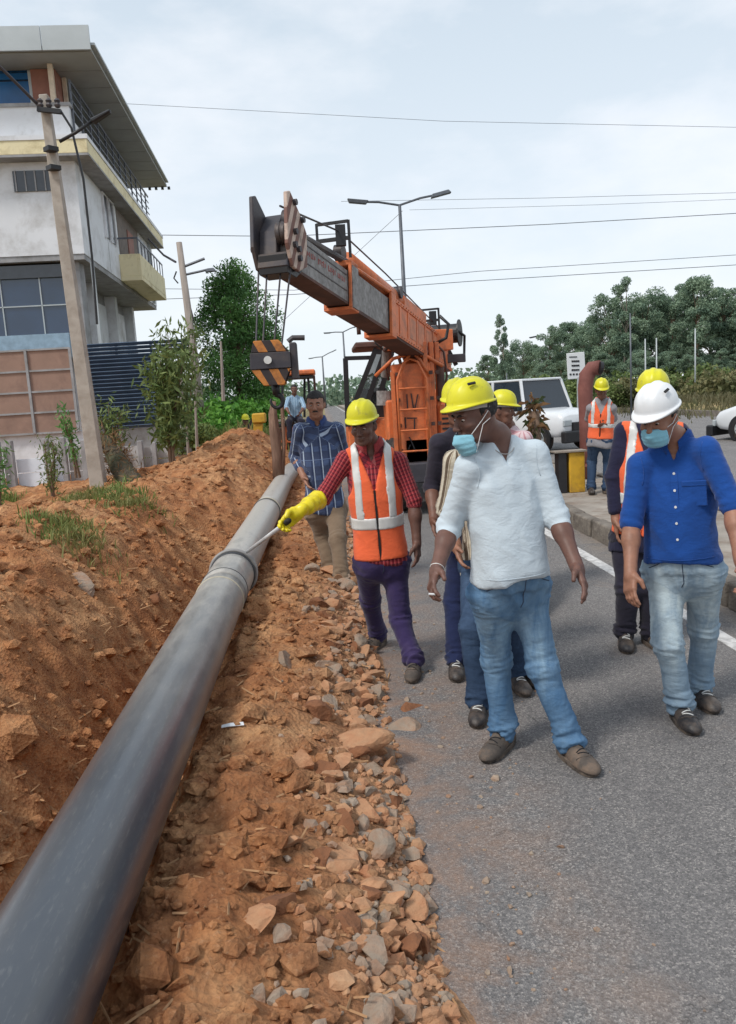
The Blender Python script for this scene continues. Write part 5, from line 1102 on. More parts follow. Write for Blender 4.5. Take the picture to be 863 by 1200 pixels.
# ------------------------------------------------------------------ building on the left
def brick_like(name, c, **k): return mat(name, c, **k)
M_wall = mat('painted_plaster', hexs(218, 220, 224), 0.85, var=0.05, scale=1.2, dirt=hexs(170, 168, 166), dirt_amt=0.35, dscale=1.1, bump=.1, bscale=20)
M_cream = mat('cream_paint', hexs(226, 214, 176), 0.8, var=0.06, scale=2, dirt=hexs(176, 160, 120), dirt_amt=0.3, dscale=2)
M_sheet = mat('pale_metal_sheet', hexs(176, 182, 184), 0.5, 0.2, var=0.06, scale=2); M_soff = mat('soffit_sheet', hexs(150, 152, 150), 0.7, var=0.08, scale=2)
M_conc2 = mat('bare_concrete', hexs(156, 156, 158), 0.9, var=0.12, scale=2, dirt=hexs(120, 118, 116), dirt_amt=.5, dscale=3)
M_blue = mat('blue_film_panel', hexs(28, 92, 148), 0.25, var=0.25, scale=.9); M_blued = mat('dark_blue_glass', hexs(36, 56, 82), 0.12, var=0.2, scale=.8, spec=.9); M_lblue = mat('light_blue_panel', hexs(76, 148, 188), 0.3, var=.1)
M_brown = mat('brown_cladding', hexs(142, 96, 82), 0.7, var=0.15, scale=4); M_dwin = mat('dark_window', hexs(46, 50, 58), 0.2, var=.2, spec=.8)
M_rail = mat('grey_rail_steel', hexs(96, 100, 108), 0.45, 0.5); M_inner = mat('interior_shade_tone', hexs(120, 110, 104), .9)
BO = at(99, 295, 21.7); ang = R(-2.6)
bu_ = np.array([math.sin(ang), math.cos(ang), 0]); bv = np.array([math.cos(ang), -math.sin(ang), 0])   # a: away along the road, b: towards the road
BO = np.array([BO[0], BO[1], 0.])
def bl(a, b, z): return BO+bu_*a+bv*b+np.array([0, 0, z])
BAX = (bu_, bv, np.array([0, 0, 1.]))
def blk(m, a0, a1, b0, b1, z0, z1, mi=0): return m.obox(bl((a0+a1)/2, (b0+b1)/2, (z0+z1)/2), BAX, ((a1-a0)/2, (b1-b0)/2, (z1-z0)/2), mi)
bld = empty('house', BO, 'white three storey building with blue glazing and wide sloping metal roof', 'building')
def part(nm, m, bx, par=None, bevel=0):
    mb = MB()
    for q_ in (bx if isinstance(bx[0], (tuple, list)) else [bx]): blk(mb, *q_)
    return mb.build(nm, m, par or bld, bevel=bevel)
def zat(px, py, a, b):
    "height at which pixel row py is met above building-plan point (a,b)"
    best = None
    lo, hi = -2, 20
    v = _f; p0 = bl(a, b, 0)
    def prow(z):
        d = p0+[0, 0, z]-C0; return 600-930*(d@_UP)/(d@_f)
    for _ in range(40):
        m = (lo+hi)/2
        if prow(m) > py: lo = m
        else: hi = m
    return m
Z1 = zat(0, 297, 0, 0); Z2 = zat(0, 172, 0, 0); ZR = zat(0, 58, -.6, .85); ZB_ = zat(0, 389, -.2, -.4)
print('BUILD', BO, Z1, Z2, ZR, ZB_)
LEN = 11.8
part('upper_wall', M_wall, [(0, LEN, -9, 0, Z1, Z2-.25)]); part('floor_slab', M_cream, [(-.45, LEN+.2, -9, .45, Z2-.28, Z2+.05)], bevel=.01)
part('slab_edge', M_wall, [(-.47, LEN+.22, -9, .47, Z2+.05, Z2+.16)])
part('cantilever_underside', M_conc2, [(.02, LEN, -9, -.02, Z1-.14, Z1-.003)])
part('ground_floor_wall', M_conc2, [(.9, LEN-.8, -9, -1.1, 0, Z1-.14)])
for k in range(4): part('column', M_wall, [(.8+k*3.2, 1.15+k*3.2, -1.1, -.75, 0, Z1-.14)])
for k in range(3): part('wall_panel', M_wall, [(1.3+k*3.2, 3.85+k*3.2, -1.098, -1.05, 0, Z1-.5)])
# front face: bay of dark blue glazing with light sill band
zg0, zg1 = ZB_, Z1-.20
gb = part('glass_front', M_blued, [(.3, .5, -9, -.55, zg0, zg1)])
for k in range(7): part('mullion', M_sheet, [(.26, .30, -1.3-k*1.0, -1.27-k*1.0, zg0, zg1)], gb)
part('lintel', M_dwin, [(.2, .45, -9, -.5, zg1-.32, zg1)], gb); part('sill_band', M_lblue if False else mat('pale_blue_band', hexs(142, 166, 184), .6), [(-.1, .5, -9, -.6, zg0-.62, zg0)])
part('front_return', M_conc2, [(.3, .9, -.55, -.25, 0, Z1-.14)])
# top storey
z3 = ZR-.05
part('parapet', M_wall, [(0, .22, -9, 0, Z2+.16, Z2+.98), (.22, LEN, -.22, 0, Z2+.16, Z2+.75)])
part('parapet_cap', M_conc2, [(-.05, .25, -9, .05, Z2+.98, Z2+1.06)])
gt = part('glass_screen', M_blued, [(.5, .6, -9, -.95, Z2+1.0, z3)])
for k in range(6):
    b1 = -1.02-k*1.25
    part('blue_pane', M_blue, [(.44, .498, b1-1.17, b1, Z2+1.1, Z2+1.75)], gt); part('blue_pane', M_lblue if k % 2 else M_blue, [(.44, .498, b1-1.17, b1, Z2+1.8, Z2+2.1)], gt); part('window_pane', M_blued, [(.44, .498, b1-1.17, b1, Z2+2.15, z3-.05)], gt)
    part('mullion', M_sheet, [(.42, .50, b1, b1+.07, Z2+1.0, z3)], gt)
part('corner_cladding', M_brown, [(.35, .5, -.93, -.32, Z2+1.0, z3), (.5, 1.4, -.48, -.32, Z2+1.0, z3)])
M_cp = mat('cream_post', hexs(206, 190, 170), .7); part('roof_post', M_cp, (.02, .14, -.42, -.30, Z2+1.06, z3)); part('roof_post', M_cp, (.9, 1.0, -.3, -.2, Z2+.7, z3))
part('back_wall', M_dwin, [(1.5, LEN-.5, -2.6, -2.4, Z2+.16, z3)])
rl = part('railing', M_rail, [(.2, LEN+.1, .02, .06, Z2+1.62, Z2+1.68)])
for z in (.95, 1.18, 1.40): part('rail_bar', M_rail, [(.2, LEN+.1, .03, .055, Z2+z, Z2+z+.03)], rl)
for k in range(12): part('rail_post', M_rail, [(.2+k*1.0, .245+k*1.0, .015, .06, Z2+.1, Z2+1.65)], rl)
# roof with deep fascia, sheets as separate panels
part('roof', M_soff, [(-.62, LEN+.3, -9, .80, ZR, ZR+.10)])
for k in range(9): part('fascia_panel', M_sheet, [(-.70, -.63, .84-(k+1)*1.15, .82-k*1.15, ZR-.03, ZR+.52)])
for k in range(8): part('roof_sheet', M_sheet, [(-.6+k*1.56, .94+k*1.56, -.2, .91, ZR+.105, ZR+.16)])
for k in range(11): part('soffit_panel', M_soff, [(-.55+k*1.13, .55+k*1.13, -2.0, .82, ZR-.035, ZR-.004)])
for k in range(4): part('roof_bracket', M_dwin, [(LEN+.05, LEN+.15, .1+k*.25, .2+k*.25, ZR-.14, ZR-.04)])
# windows, vents, balcony
wv = part('vent_grille', M_dwin, [(-.04, .0, -1.55, -.45, Z2-1.05, Z2-.55)])
for k in range(5): part('grille_bar', M_conc2, [(-.07, -.042, -1.5+k*.24, -1.47+k*.24, Z2-1.05, Z2-.55)], wv)
w2 = part('window', M_dwin, [(-.03, .0, -4.6, -3.05, Z1+1.0, Z1+2.0)]); part('window_frame', M_brown, [(-.05, -.032, -3.1, -3.02, Z1+.95, Z1+2.05)], w2)
for a0 in (2.9, 3.7): wn = part('window', M_dwin, [(a0, a0+.55, 0, .03, Z1+1.0, Z1+2.2)]); part('window_frame', M_wall, [(a0-.06, a0, 0, .07, Z1+.95, Z1+2.25), (a0+.55, a0+.61, 0, .07, Z1+.95, Z1+2.25), (a0, a0+.55, 0, .065, Z1+2.2, Z1+2.25)], wn)
for a0 in (9.2, 9.95, 10.9): wn = part('window', M_dwin, [(a0, a0+.45, 0, .03, Z1+1.0, Z1+2.0)]); part('window_frame', M_wall, [(a0-.05, a0, 0, .06, Z1+.95, Z1+2.05)], wn)
bal = part('balcony', M_cream, [(4.7, 9.9, .0, .66, Z1-.02, Z1+.12), (4.7, 9.9, .56, .66, Z1+.12, Z1+.80), (4.7, 4.82, .0, .56, Z1+.12, Z1+.80), (9.78, 9.9, .0, .56, Z1+.12, Z1+.80)], bevel=.01)
part('recess_shade_panel', M_inner, [(4.9, 8.6, .0, .02, Z1+.1, Z2-.35)]); part('door', M_brown, [(6.4, 7.4, .022, .05, Z1-.02, Z1+1.9)])  # flat panel on the wall, the recess shade is put into its colour
for k in range(9): part('rail_post', M_rail, [(4.7+k*.64, 4.73+k*.64, .60, .63, Z1+.80, Z1+1.28)], bal)
part('rail_bar', M_rail, [(4.7, 9.9, .60, .63, Z1+1.26, Z1+1.31)], bal); part('rail_bar', M_rail, [(4.7, 4.74, .0, .60, Z1+1.26, Z1+1.31)], bal)
# hoarding of brown boards in a frame, in front of the building
def plan_wall(name, label, cat, px0, px1, Y0, Y1, ytop, ybot): pass
def wpt(px, py, Y): return at(px, py, Y)
hb = empty('boundary_wall', wpt(40, 520, 18.6)*[1, 1, 0], 'tall brown board wall in a grid of battens below the building', 'wall')
Yh = 18.6; xr_ = wpt(88, 460, Yh)[0]; zt_ = wpt(60, 409, Yh)[2]; zb_ = wpt(60, 507, Yh)[2]; bw = .98; rh = (zt_-zb_)/4
M_board = mat('brown_board', hexs(150, 122, 108), .85, var=.12, scale=1.5, dirt=hexs(120, 96, 86), dirt_amt=.4, dscale=1.5)
for i in range(6):
    for j in range(4): MB().box((xr_-bw*(i+.5), Yh, zb_+rh*(j+.5)), (bw-.05, .05, rh-.04)).build('board', M_board, hb)
for i in range(7): MB().box((xr_-bw*i, Yh-.045, (zt_+zb_)/2), (.055, .05, zt_-zb_)).build('batten', M_conc2, hb)
for j in range(5): MB().box((xr_-bw*3, Yh-.04, zb_+rh*j), (bw*6, .03, .04)).build('rail', M_conc2, hb)
MB().box((xr_-bw*3, Yh+.25, zb_/2-.1), (bw*6+.3, .35, zb_+.2)).build('plinth', M_wall, hb, bevel=.01)
# precast panel wall running along behind the heap
pw = empty('panel_wall', wpt(110, 560, 15.6)*[1, 1, 0], 'low white precast panel wall with posts behind the leaning pole', 'wall')
M_pan = mat('precast_panel', hexs(186, 186, 186), .9, var=.1, scale=3, dirt=hexs(140, 132, 124), dirt_amt=.5, dscale=3); M_panw = mat('white_sheet_panel', hexs(214, 222, 232), .6, var=.04)
Yp = 16.0; x0 = wpt(-40, 560, Yp)[0]; zt2 = wpt(60, 512, Yp)[2]
xs_ = [wpt(p_, 540, Yp)[0] for p_ in (-60, 0, 12, 52, 70, 92, 130, 157, 172, 215)]
for i, (xa, xb) in enumerate(zip(xs_[:-1], xs_[1:])):
    y0_ = Yp+.12*i
    nrow = 4; top = zt2-.05*i if i > 3 else zt2-.12
    for j in range(nrow):
        zz0 = .0+j*top/nrow; low = (i in (2,)) and j > 2
        if low: continue
        MB().box(((xa+xb)/2, y0_, zz0+top/nrow/2), (xb-xa-.08, .06, top/nrow-.018)).build('panel', M_panw if i in (0, 2, 3) and j < 3 else M_pan, pw)
    MB().box((xb, y0_-.03, top/2+.03), (.10, .13, top+.12)).build('post', M_conc2, pw, bevel=.008)
# stack of blue grey tubes / louvred screen
ls = empty('louvre_screen', wpt(150, 500, 19.5)*[1, 1, 0], 'blue grey louvred metal screen between the two leaning poles', 'screen')
M_lou = mat('blue_grey_louvre', hexs(84, 104, 128), .35, .3, var=.15, scale=3)
Yl = 19.5; xa, xb = wpt(99, 450, Yl)[0], wpt(181, 450, Yl)[0]; zt3, zb3 = wpt(140, 401, Yl)[2], wpt(140, 503, Yl)[2]
n = 22
for k in range(n):
    z = zb3+(zt3-zb3)*(k+.5)/n; xe = xb+(.9 if k > 16 else 0)
    MB().obox(((xa+xe)/2, Yl, z), ((1, 0, 0), (0, .75, -.66), (0, .66, .75)), ((xe-xa)/2, .05, .007)).build('slat', M_lou, ls)
for x_ in (xa, (xa+xb)/2, xb): MB().box((x_, Yl+.06, (zt3+zb3)/2), (.06, .06, zt3-zb3)).build('post', M_dst, ls)
MB().box(((xa+xb)/2, Yl+.5, (zt3+zb3)/2-.1), (xb-xa, .05, zt3-zb3-.3)).build('backing', M_dwin, ls)
MB().box(((xa+xb)/2+.2, Yl+.3, zb3/2), (xb-xa+1.2, .25, zb3)).build('plinth', M_pan, ls)
# ------------------------------------------------------------------ poles, lamps, wires
M_cpole = mat('pole_concrete', hexs(168, 160, 150), .9, var=.12, scale=3, bump=.3, bscale=30, dirt=hexs(134, 122, 110), dirt_amt=.5, dscale=4)
M_wpole = mat('old_pole', hexs(150, 140, 132), .9, var=.2, scale=4, stretch=(4, 4, .6)); M_lamp = mat('lamp_steel', hexs(96, 100, 106), .5, .4)
p1 = empty('utility_pole', at(118, 580, 12.2), 'leaning square concrete pole with a street lamp in front of the building', 'pole')
pa, pb = at(119, 590, 12.2), at(52, 112, 12.35); MB().tube([pa, pb], [.155, .088], 4, hint=(1, 1, 0)).build('shaft', M_cpole, p1, bevel=.01)
f12 = lambda px, py, Y=12.2: at(px, py, Y)
MB().tube([f12(70, 166), f12(88, 156), f12(108, 142)], .025, 8).build('lamp_arm', M_blk, p1, smooth=True)
lm = MB(); L0, L1 = f12(108, 143), f12(130, 130); lm.obox((L0+L1)/2, frame(L1-L0, (0, 0, 1)), (.07, .035, np.linalg.norm(L1-L0)/2), taper=(.7, .7)); lm.build('street_light', M_blk, p1, bevel=.02)
MB().bar(f12(44, 128), f12(72, 131), .06, .06).build('cross_arm', M_blk, p1)
for py, px in ((175, 60), (197, 63)): c_ = f12(px, py); MB().cyl(c_-[0, 0, .03], c_+[0, 0, .03], .11, n=4).build('clamp_band', M_blk, p1)
for i, dx in enumerate((-.2, 0, .2)): MB().lathe([(.03, 0), (.045, .03), (.03, .06), (.045, .09), (.02, .12)], f12(48+i*10, 126), n=10, cap=True).build('insulator', M_dst, p1)
MB().tube([f12(72, 131), f12(84, 150), f12(98, 210), f12(108, 300), f12(114, 380)], .018, 6).build('down_cable', M_blk, p1)
p2 = empty('utility_pole', at(236, 470, 21.5)*[1, 1, 0], 'tall weathered pole with two lamp arms left of the big green tree', 'pole')
f2_ = lambda px, py: at(px, py, 21.5)
MB().tube([f2_(240, 530), f2_(228, 420), f2_(210, 284)], [.14, .11, .075], 10).build('shaft', M_wpole, p2, smooth=True)
MB().tube([f2_(217, 312), f2_(240, 303)], .035, 8).build('lamp_arm', M_lamp, p2); MB().tube([f2_(217, 322), f2_(235, 318), f2_(243, 316)], .03, 8).build('lamp_arm', M_lamp, p2)
MB().obox(f2_(247, 316.5), ((1, 0, .06), (0, 1, 0), (-.06, 0, 1)), (.15, .06, .05), taper=(.6, .6)).build('street_light', M_lamp, p2, bevel=.02)
MB().tube([f2_(207, 318), f2_(204, 326), f2_(209, 332)], .02, 6).build('loop', M_blk, p2); MB().tube([f2_(218, 340), f2_(226, 370), f2_(232, 392)], .02, 6).build('stay', M_blk, p2)
def lamp2(label, px, pyt, pyb, Y, arms, r=.075, both=True):
    base = at(px, pyb, Y); base[2] = .18 if Y < 200 else 0; top = at(px-(pyb-pyt)*.0, pyt, Y); top = np.array([base[0], Y, at(px, pyt, Y)[2]])
    e = empty('street_lamp', base, label, 'street lamp'); MB().tube([base, top], [r*1.5, r*.8], 10).build('shaft', M_lamp, e, smooth=True)
    for (dx, dy) in arms:
        t = top+np.array([dx*Y/930, 0, -dy*Y/930]); MB().tube([top, top+(t-top)*.5+[0, 0, .05], t], r*.55, 7).build('lamp_arm', M_lamp, e)
        d = unit(t-top); MB().obox(t, (d, np.array([0, 1., 0]), np.cross(d, [0, 1, 0])), (.40, .12, .07), taper=(.8, .8)).build('street_light', M_lamp, e, bevel=.02)
    return e
lamp2('tall double armed street lamp on the median behind the crane boom', 479, 240, 440, 31, [(-47, -6), (47, -10)])
lamp2('smaller double armed street lamp seen under the crane boom', 406, 389, 450, 84, [(-18, 0), (17, -6)], .10)
lamp2('farthest double armed street lamp, just left of the crane cab', 380, 418, 450, 118, [(-13, 1), (14, -6)], .12)
lamp2('single armed lamp among the trees at the right', 641, 392, 455, 72, [(-14, 2)], .07)
for lb, px, yt, Y, r in (('bare grey pole rising in front of the trees, left of the yellow hat', 740, 367, 30, .04), ('short pale post before the trees beside the bare pole', 757, 397, 42, .05), ('pale post in the trees directly above the yellow hat', 770, 396, 42, .05), ('thin pale stem among the trees above the white car', 815, 385, 44, .05), ('thin mast by the roof of the white jeep', 595, 437, 26, .03)):
    b0_ = at(px, 470, Y); b0_[2] = 0; t_ = at(px, yt, Y); t_[0] = b0_[0]; tag(MB().tube([b0_, t_], [r, r*.7], 8).build('metal_pole', M_sheet if r > .04 else M_lamp, smooth=True), lb, 'pole')
def wire(label, pts, Ys, r, cat='cable', sag=.0):
    P_ = [at(px, py, Y) for (px, py), Y in zip(pts, Ys)]; out = []
    for a, b in zip(P_[:-1], P_[1:]):
        for t in np.linspace(0, 1, 9)[:-1]: out.append(a+(b-a)*t-np.array([0, 0, sag*4*t*(1-t)]))
    out.append(P_[-1]); o = MB().tube(out, r, 6).build('power_line', M_dst if r > .02 else M_lamp); tag(o, label, cat, 'power lines across the sky')
wire('highest thin wire crossing the open sky', [(120, 120), (520, 142), (1000, 152)], (40, 40, 40), .009)
wire('wire crossing the sky behind the crane head', [(150, 275), (330, 277), (640, 263), (1000, 242)], (40, 40, 40, 40), .017)
wire('faint wire crossing behind the double lamp head', [(400, 236), (640, 232), (1000, 222)], (60, 60, 60), .014)
wire('faint wire just below the double lamp head', [(480, 246), (700, 240), (1000, 228)], (60, 60, 60), .012)
wire('upper of the two low wires over the trees', [(150, 338), (345, 340), (560, 318), (1000, 290)], (40, 40, 40, 40), .014)
wire('lower of the two low wires over the trees', [(150, 352), (345, 345), (560, 329), (1000, 302)], (40, 40, 40, 40), .016)
wire('faint diagonal stay wire beside the lamp shaft', [(472, 247), (330, 378)], (38, 38), .012)
wire('thick black cable running from the top left corner to the pole', [(-30, 48), (50, 128), (70, 131)], (11.5, 12.3, 12.3), .022)
wire('black cable from the building eave to the far pole', [(174, 280), (192, 299), (206, 307)], (27, 24, 21.5), .03)
# ------------------------------------------------------------------ sign, rust duct, bollard, vehicles
sg = empty('sign_board', at(677, 470, 24)*[1, 1, 0], 'white notice board with rows of black text on a post', 'sign')
q4 = lambda px, py, Y=24: at(px, py, Y)
MB().bar(q4(678, 442), q4(678, 500), .09, .06).build('post', M_sheet, sg)
MB().obox((q4(664.5, 413.5)+q4(686, 443.5))/2, ((.998, 0, .035), (0, 1, 0), (-.035, 0, .998)), (.275, .02, .39)).build('board', mat('sign_white', hexs(214, 216, 216), .5, var=.04), sg, bevel=.01)
m_ = MB()
for j, (a, b) in enumerate(((.18, .5), (.3, .62), (.3, .62), (.3, .62), (.2, .7))):
    for k, t in enumerate(np.linspace(a, b, 4)): m_.box(q4(664.5+22*t, 418.5+5.1*j-.8*t, 23.97), (.055, .01, .05 if j else .03))
tx = m_.build('text_row', M_blk, sg)
M_rust = mat('maroon_primer', hexs(132, 84, 76), .8, var=.15, scale=4, dirt=hexs(100, 58, 52), dirt_amt=.6)
rd = empty('steel_duct', at(690, 560, 12.4)*[1, 1, 0]+[0, 0, .17], 'maroon bent steel duct standing open ended behind the far worker', 'duct')
q5 = lambda px, py, Y=12.4: at(px, py, Y)
m_ = MB(); bpth = [q5(688, 560), q5(687, 500), q5(686, 455), q5(688, 440), q5(694, 432), q5(703, 431, 12.3)]
m_.tube(bpth, [.10, .105, .115, .12, .12, .115], 14); m_.build('elbow_duct', M_rust, rd, smooth=True); MB().cyl(q5(702, 431, 12.3), q5(705.5, 431.5, 12.3), .10, n=16).build('mouth_shade_disc', M_blk, rd)  # black disc paints the shade inside the duct's open end
MB().cyl(q5(688, 543), q5(688, 546), .15, n=18).build('flange', M_rust, rd)
ybx = empty('bollard', at(674, 576, 11.0)*[1, 1, 0]+[0, 0, .17], 'yellow square bollard on the median beside the dark posts', 'bollard')
zz_ = at(674, 529, 11.0)[2]; xx_ = at(674, 550, 11.0)[0]; MB().box((xx_, 11.0, (zz_+.17)/2), (.22, .22, zz_-.17)).build('post', M_yel, ybx, bevel=.01); MB().box((xx_-.09, 10.99, zz_+.012), (.46, .26, .02)).build('top_plate', M_conc, ybx)
MB().box((xx_-.20, 11.0, (zz_+.17)/2), (.12, .2, zz_-.17)).build('black_post', M_blk, ybx, bevel=.01)
pp2 = empty('potted_palm', at(625, 560, 12.5)*[1, 1, 0]+[0, 0, .17], 'small dry brown palm shrub in front of the white jeep', 'plant')
M_dry = mat('dry_frond', hexs(120, 92, 62), .9, var=.3, scale=8); M_trk = mat('tree_bark', hexs(112, 92, 76), .95, var=.25, scale=6, bump=.5, bscale=20)
M_frd = mat('green_frond', hexs(70, 84, 48), .8, var=.3, scale=8)
c_ = at(626, 482, 12.5); MB().tube([c_*[1, 1, 0]+[0, 0, .17], c_], [.12, .09], 9).build('trunk', M_trk, pp2, smooth=True)
for k in range(95):
    th = random.uniform(0, 6.28); el = random.uniform(-.5, 1.4); L_ = random.uniform(.16, .34); d = np.array([math.cos(th)*math.cos(el), math.sin(th)*math.cos(el), math.sin(el)]); sd_ = unit(np.cross(d, [0, 0, 1.]))*.016
    c0 = c_+[random.gauss(0, .05), random.gauss(0, .05), random.uniform(-.42, .16)]; p1_ = c0+d*L_*.6; p2_ = c0+d*L_-[0, 0, .10]
    MB().add([c0-sd_*.4, c0+sd_*.4, p1_+sd_, p2_, p1_-sd_], [(0, 1, 2, 3, 4)]).build('frond', M_frd if k % 3 == 0 else M_dry, pp2)
M_carw = mat('white_car_paint', hexs(214, 217, 220), .25, var=.03, scale=2)
def loft(m, secs, mi=0):
    "secs: list of closed rings with equal vertex count"
    n = len(secs[0]); V = [p for r_ in secs for p in r_]; F = [(i*n+k, i*n+(k+1) % n, (i+1)*n+(k+1) % n, (i+1)*n+k) for i in range(len(secs)-1) for k in range(n)]
    F += [tuple(range(n-1, -1, -1)), tuple((len(secs)-1)*n+k for k in range(n))]; return m.add(V, F, mi)
def vehicle(name, label, cat, loc, yaw, L_, W_, prof_lo, prof_hi, wheel_r, wb, jeep=False):
    "x forward, y left; prof_lo body side line, prof_hi cabin"
    e = empty(name, loc, label, cat); ca, sa_ = math.cos(yaw), math.sin(yaw)
    def G_(x, y, z): return np.array(loc)+[x*ca-y*sa_, x*sa_+y*ca, z]
    ax = ((ca, sa_, 0), (-sa_, ca, 0), (0, 0, 1))
    rings = []
    for x, zl, zh, hw in prof_lo: rings.append([G_(x, y, z) for y, z in ((-hw*.93, zl), (-hw, zl+.12), (-hw, zh-.12), (-hw*.94, zh-.02), (-hw*.7, zh+.02), (hw*.7, zh+.02), (hw*.94, zh-.02), (hw, zh-.12), (hw, zl+.12), (hw*.93, zl))])
    body = loft(MB(), rings).build('body', M_carw, e, bevel=.02, smooth=True)
    (xa, xb, xc, xd, zl, zh) = prof_hi; hw = W_/2
    cabin = MB(); loft(cabin, [[G_(x, y, z) for x, y, z in ((xa, s_*hw*.95, zl), (xb, s_*hw*.80, zh), (xc, s_*hw*.80, zh), (xd, s_*hw*.95, zl))] for s_ in (-1, 1)]); cabin.build('cabin', M_glassd, e, bevel=.03)
    MB().obox(G_((xb+xc)/2, 0, zh+.02), ax, ((xc-xb)/2+.04, hw*.82, .03)).build('roof', M_carw, e, bevel=.02)
    for s_ in (-1, 1):
        for (u0, u1) in ((xa, xb), (xd, xc), ((xa+xd)/2, (xb+xc)/2)): MB().bar(G_(u0, s_*hw*.96, zl), G_(u1, s_*hw*.815, zh), .07, .06).build('pillar', M_carw, e)
        for xw in (-wb/2, wb/2):
            c_ = G_(xw, s_*(hw-.10), wheel_r); a3 = (np.array(ax[0]), np.array(ax[2]), np.array(ax[1])*s_)
            MB().lathe([(wheel_r*.62, -.11), (wheel_r*.93, -.11), (wheel_r, -.07), (wheel_r, .08), (wheel_r*.93, .115), (wheel_r*.62, .12)], c_, a3, 28).build('tyre', M_tyre, e, smooth=True)
            MB().lathe([(wheel_r*1.18, .05), (wheel_r*1.18, .108), (wheel_r*.5, .106)], c_, a3, 28).build('wheel_arch', M_blk, e)
            rm = MB().lathe([(.03, .135), (.06, .13), (wheel_r*.5, .095), (wheel_r*.60, .125), (wheel_r*.63, .12)], c_, a3, 24, cap=True).build('rim', M_sheet, e, smooth=True)
            for k in range(5): t = 2*math.pi*k/5; v_ = a3[0]*math.cos(t)+a3[1]*math.sin(t); MB().bar(c_+a3[2]*.128+v_*.03, c_+a3[2]*.128+v_*wheel_r*.58, .05, .02, a3[2]).build('spoke', M_sheet, rm)
        MB().obox(G_(xd-.25, s_*(hw+.10), zl+.08), ax, (.05, .09, .07)).build('mirror', M_carw if not jeep else M_blk, e, bevel=.02)
        MB().obox(G_(L_/2-.04, s_*hw*.72, prof_lo[-1][2]-.17), ax, (.04, .14, .08)).build('headlight', M_sheet, e, bevel=.02)
        MB().obox(G_(.0, s_*(hw+.002), zl-.14), ax, (.08, .012, .018)).build('door_handle', M_sheet, e)
    MB().obox(G_(L_/2+.0, 0, .62 if jeep else .48), ax, (.05, hw*.55, .14)).build('grille', M_blk, e, bevel=.01)
    MB().obox(G_(L_/2+.04, 0, .42 if jeep else .26), ax, (.09, hw*.98, .14)).build('bumper', M_blk, e, bevel=.03)
    return e
yw = R(-62)
jp = vehicle('parked_jeep', 'white boxy jeep with dark front standing behind the median', 'car', (at(626, 540, 20.6)[0], 20.8, 0), yw, 3.9, 1.7,
    [(-1.9, .42, 1.02, .80), (-1.7, .38, 1.08, .85), (.55, .38, 1.08, .85), (.8, .38, 1.06, .84), (1.75, .42, 1.00, .80), (1.92, .5, .92, .76)], (-1.85, -1.75, .42, .66, 1.05, 1.82), .36, 2.3, True)
vehicle('parked_car', 'white saloon car cut off by the right edge of the picture', 'car', (at(863, 500, 18.2)[0]+2.1, 18.6, 0), R(122), 4.3, 1.7,
    [(-2.1, .32, .85, .72), (-1.8, .25, .98, .84), (-.9, .22, 1.0, .85), (.6, .22, .98, .85), (1.5, .25, .88, .83), (1.95, .3, .75, .76), (2.12, .36, .62, .64)], (-1.75, -1.0, .25, 1.05, .96, 1.43), .31, 2.55)

part('drain_pipe', M_sheet, (.25, .33, .06, .14, 3.2, Z1-.14)); part('drain_pipe', M_sheet, (LEN-1.0, LEN-.92, .02, .10, Z1, Z2-.3))
for k in range(2): part('mullion', M_sheet, [(.26, .30, -9, -.56, zg0+.75+k*.8, zg0+.78+k*.8)], gb)
for k in range(3): part('wall_joint', M_conc2, [(3.2+k*3.4, 3.23+k*3.4, .001, .004, Z1, Z2-.28)])
part('slab_trim', M_conc2, [(-.46, LEN+.21, -9, .46, Z2-.34, Z2-.285)])
# ------------------------------------------------------------------ vegetation
def leaf_mat(name, c1, c2, c3, trans=0.25):
    m, nt, b = newmat(name); v = coord(nt, 'Object')
    g = N(nt, 'ShaderNodeNewGeometry'); n1 = noise(nt, v, .9, 3)
    c = mix(nt, g.outputs['Random Per Island'], c1, c2); c = mix(nt, ramp(nt, n1, [(.45, (0, 0, 0)), (.65, (.8,)*3)]), c, c3)
    nt.links.new(c, b.inputs['Base Color']); b.inputs['Roughness'].default_value = .6; b.inputs['Specular IOR Level'].default_value = .3
    t = N(nt, 'ShaderNodeBsdfTranslucent'); nt.links.new(c, t.inputs[0]); ms = N(nt, 'ShaderNodeMixShader'); ms.inputs[0].default_value = trans
    o = nt.nodes['Material Output']; nt.links.new(b.outputs[0], ms.inputs[1]); nt.links.new(t.outputs[0], ms.inputs[2]); nt.links.new(ms.outputs[0], o.inputs[0]); return m
L_dark = leaf_mat('dark_leaves', hexs(80, 120, 64), hexs(116, 158, 84), hexs(64, 100, 60)); L_haze = leaf_mat('hazed_leaves', hexs(112, 136, 114), hexs(148, 166, 138), hexs(100, 124, 108))  # far tree leaves: haze is put into their pale, muted greens
L_bright = leaf_mat('bright_leaves', hexs(84, 140, 52), hexs(122, 172, 70), hexs(66, 112, 48)); L_olive = leaf_mat('olive_leaves', hexs(84, 104, 58), hexs(128, 142, 84), hexs(70, 86, 54))
L_grass = leaf_mat('grass_blades', hexs(84, 110, 52), hexs(128, 140, 76), hexs(150, 134, 90)); L_dry = leaf_mat('dry_grass_blades', hexs(118, 110, 82), hexs(96, 94, 68), hexs(78, 88, 58))
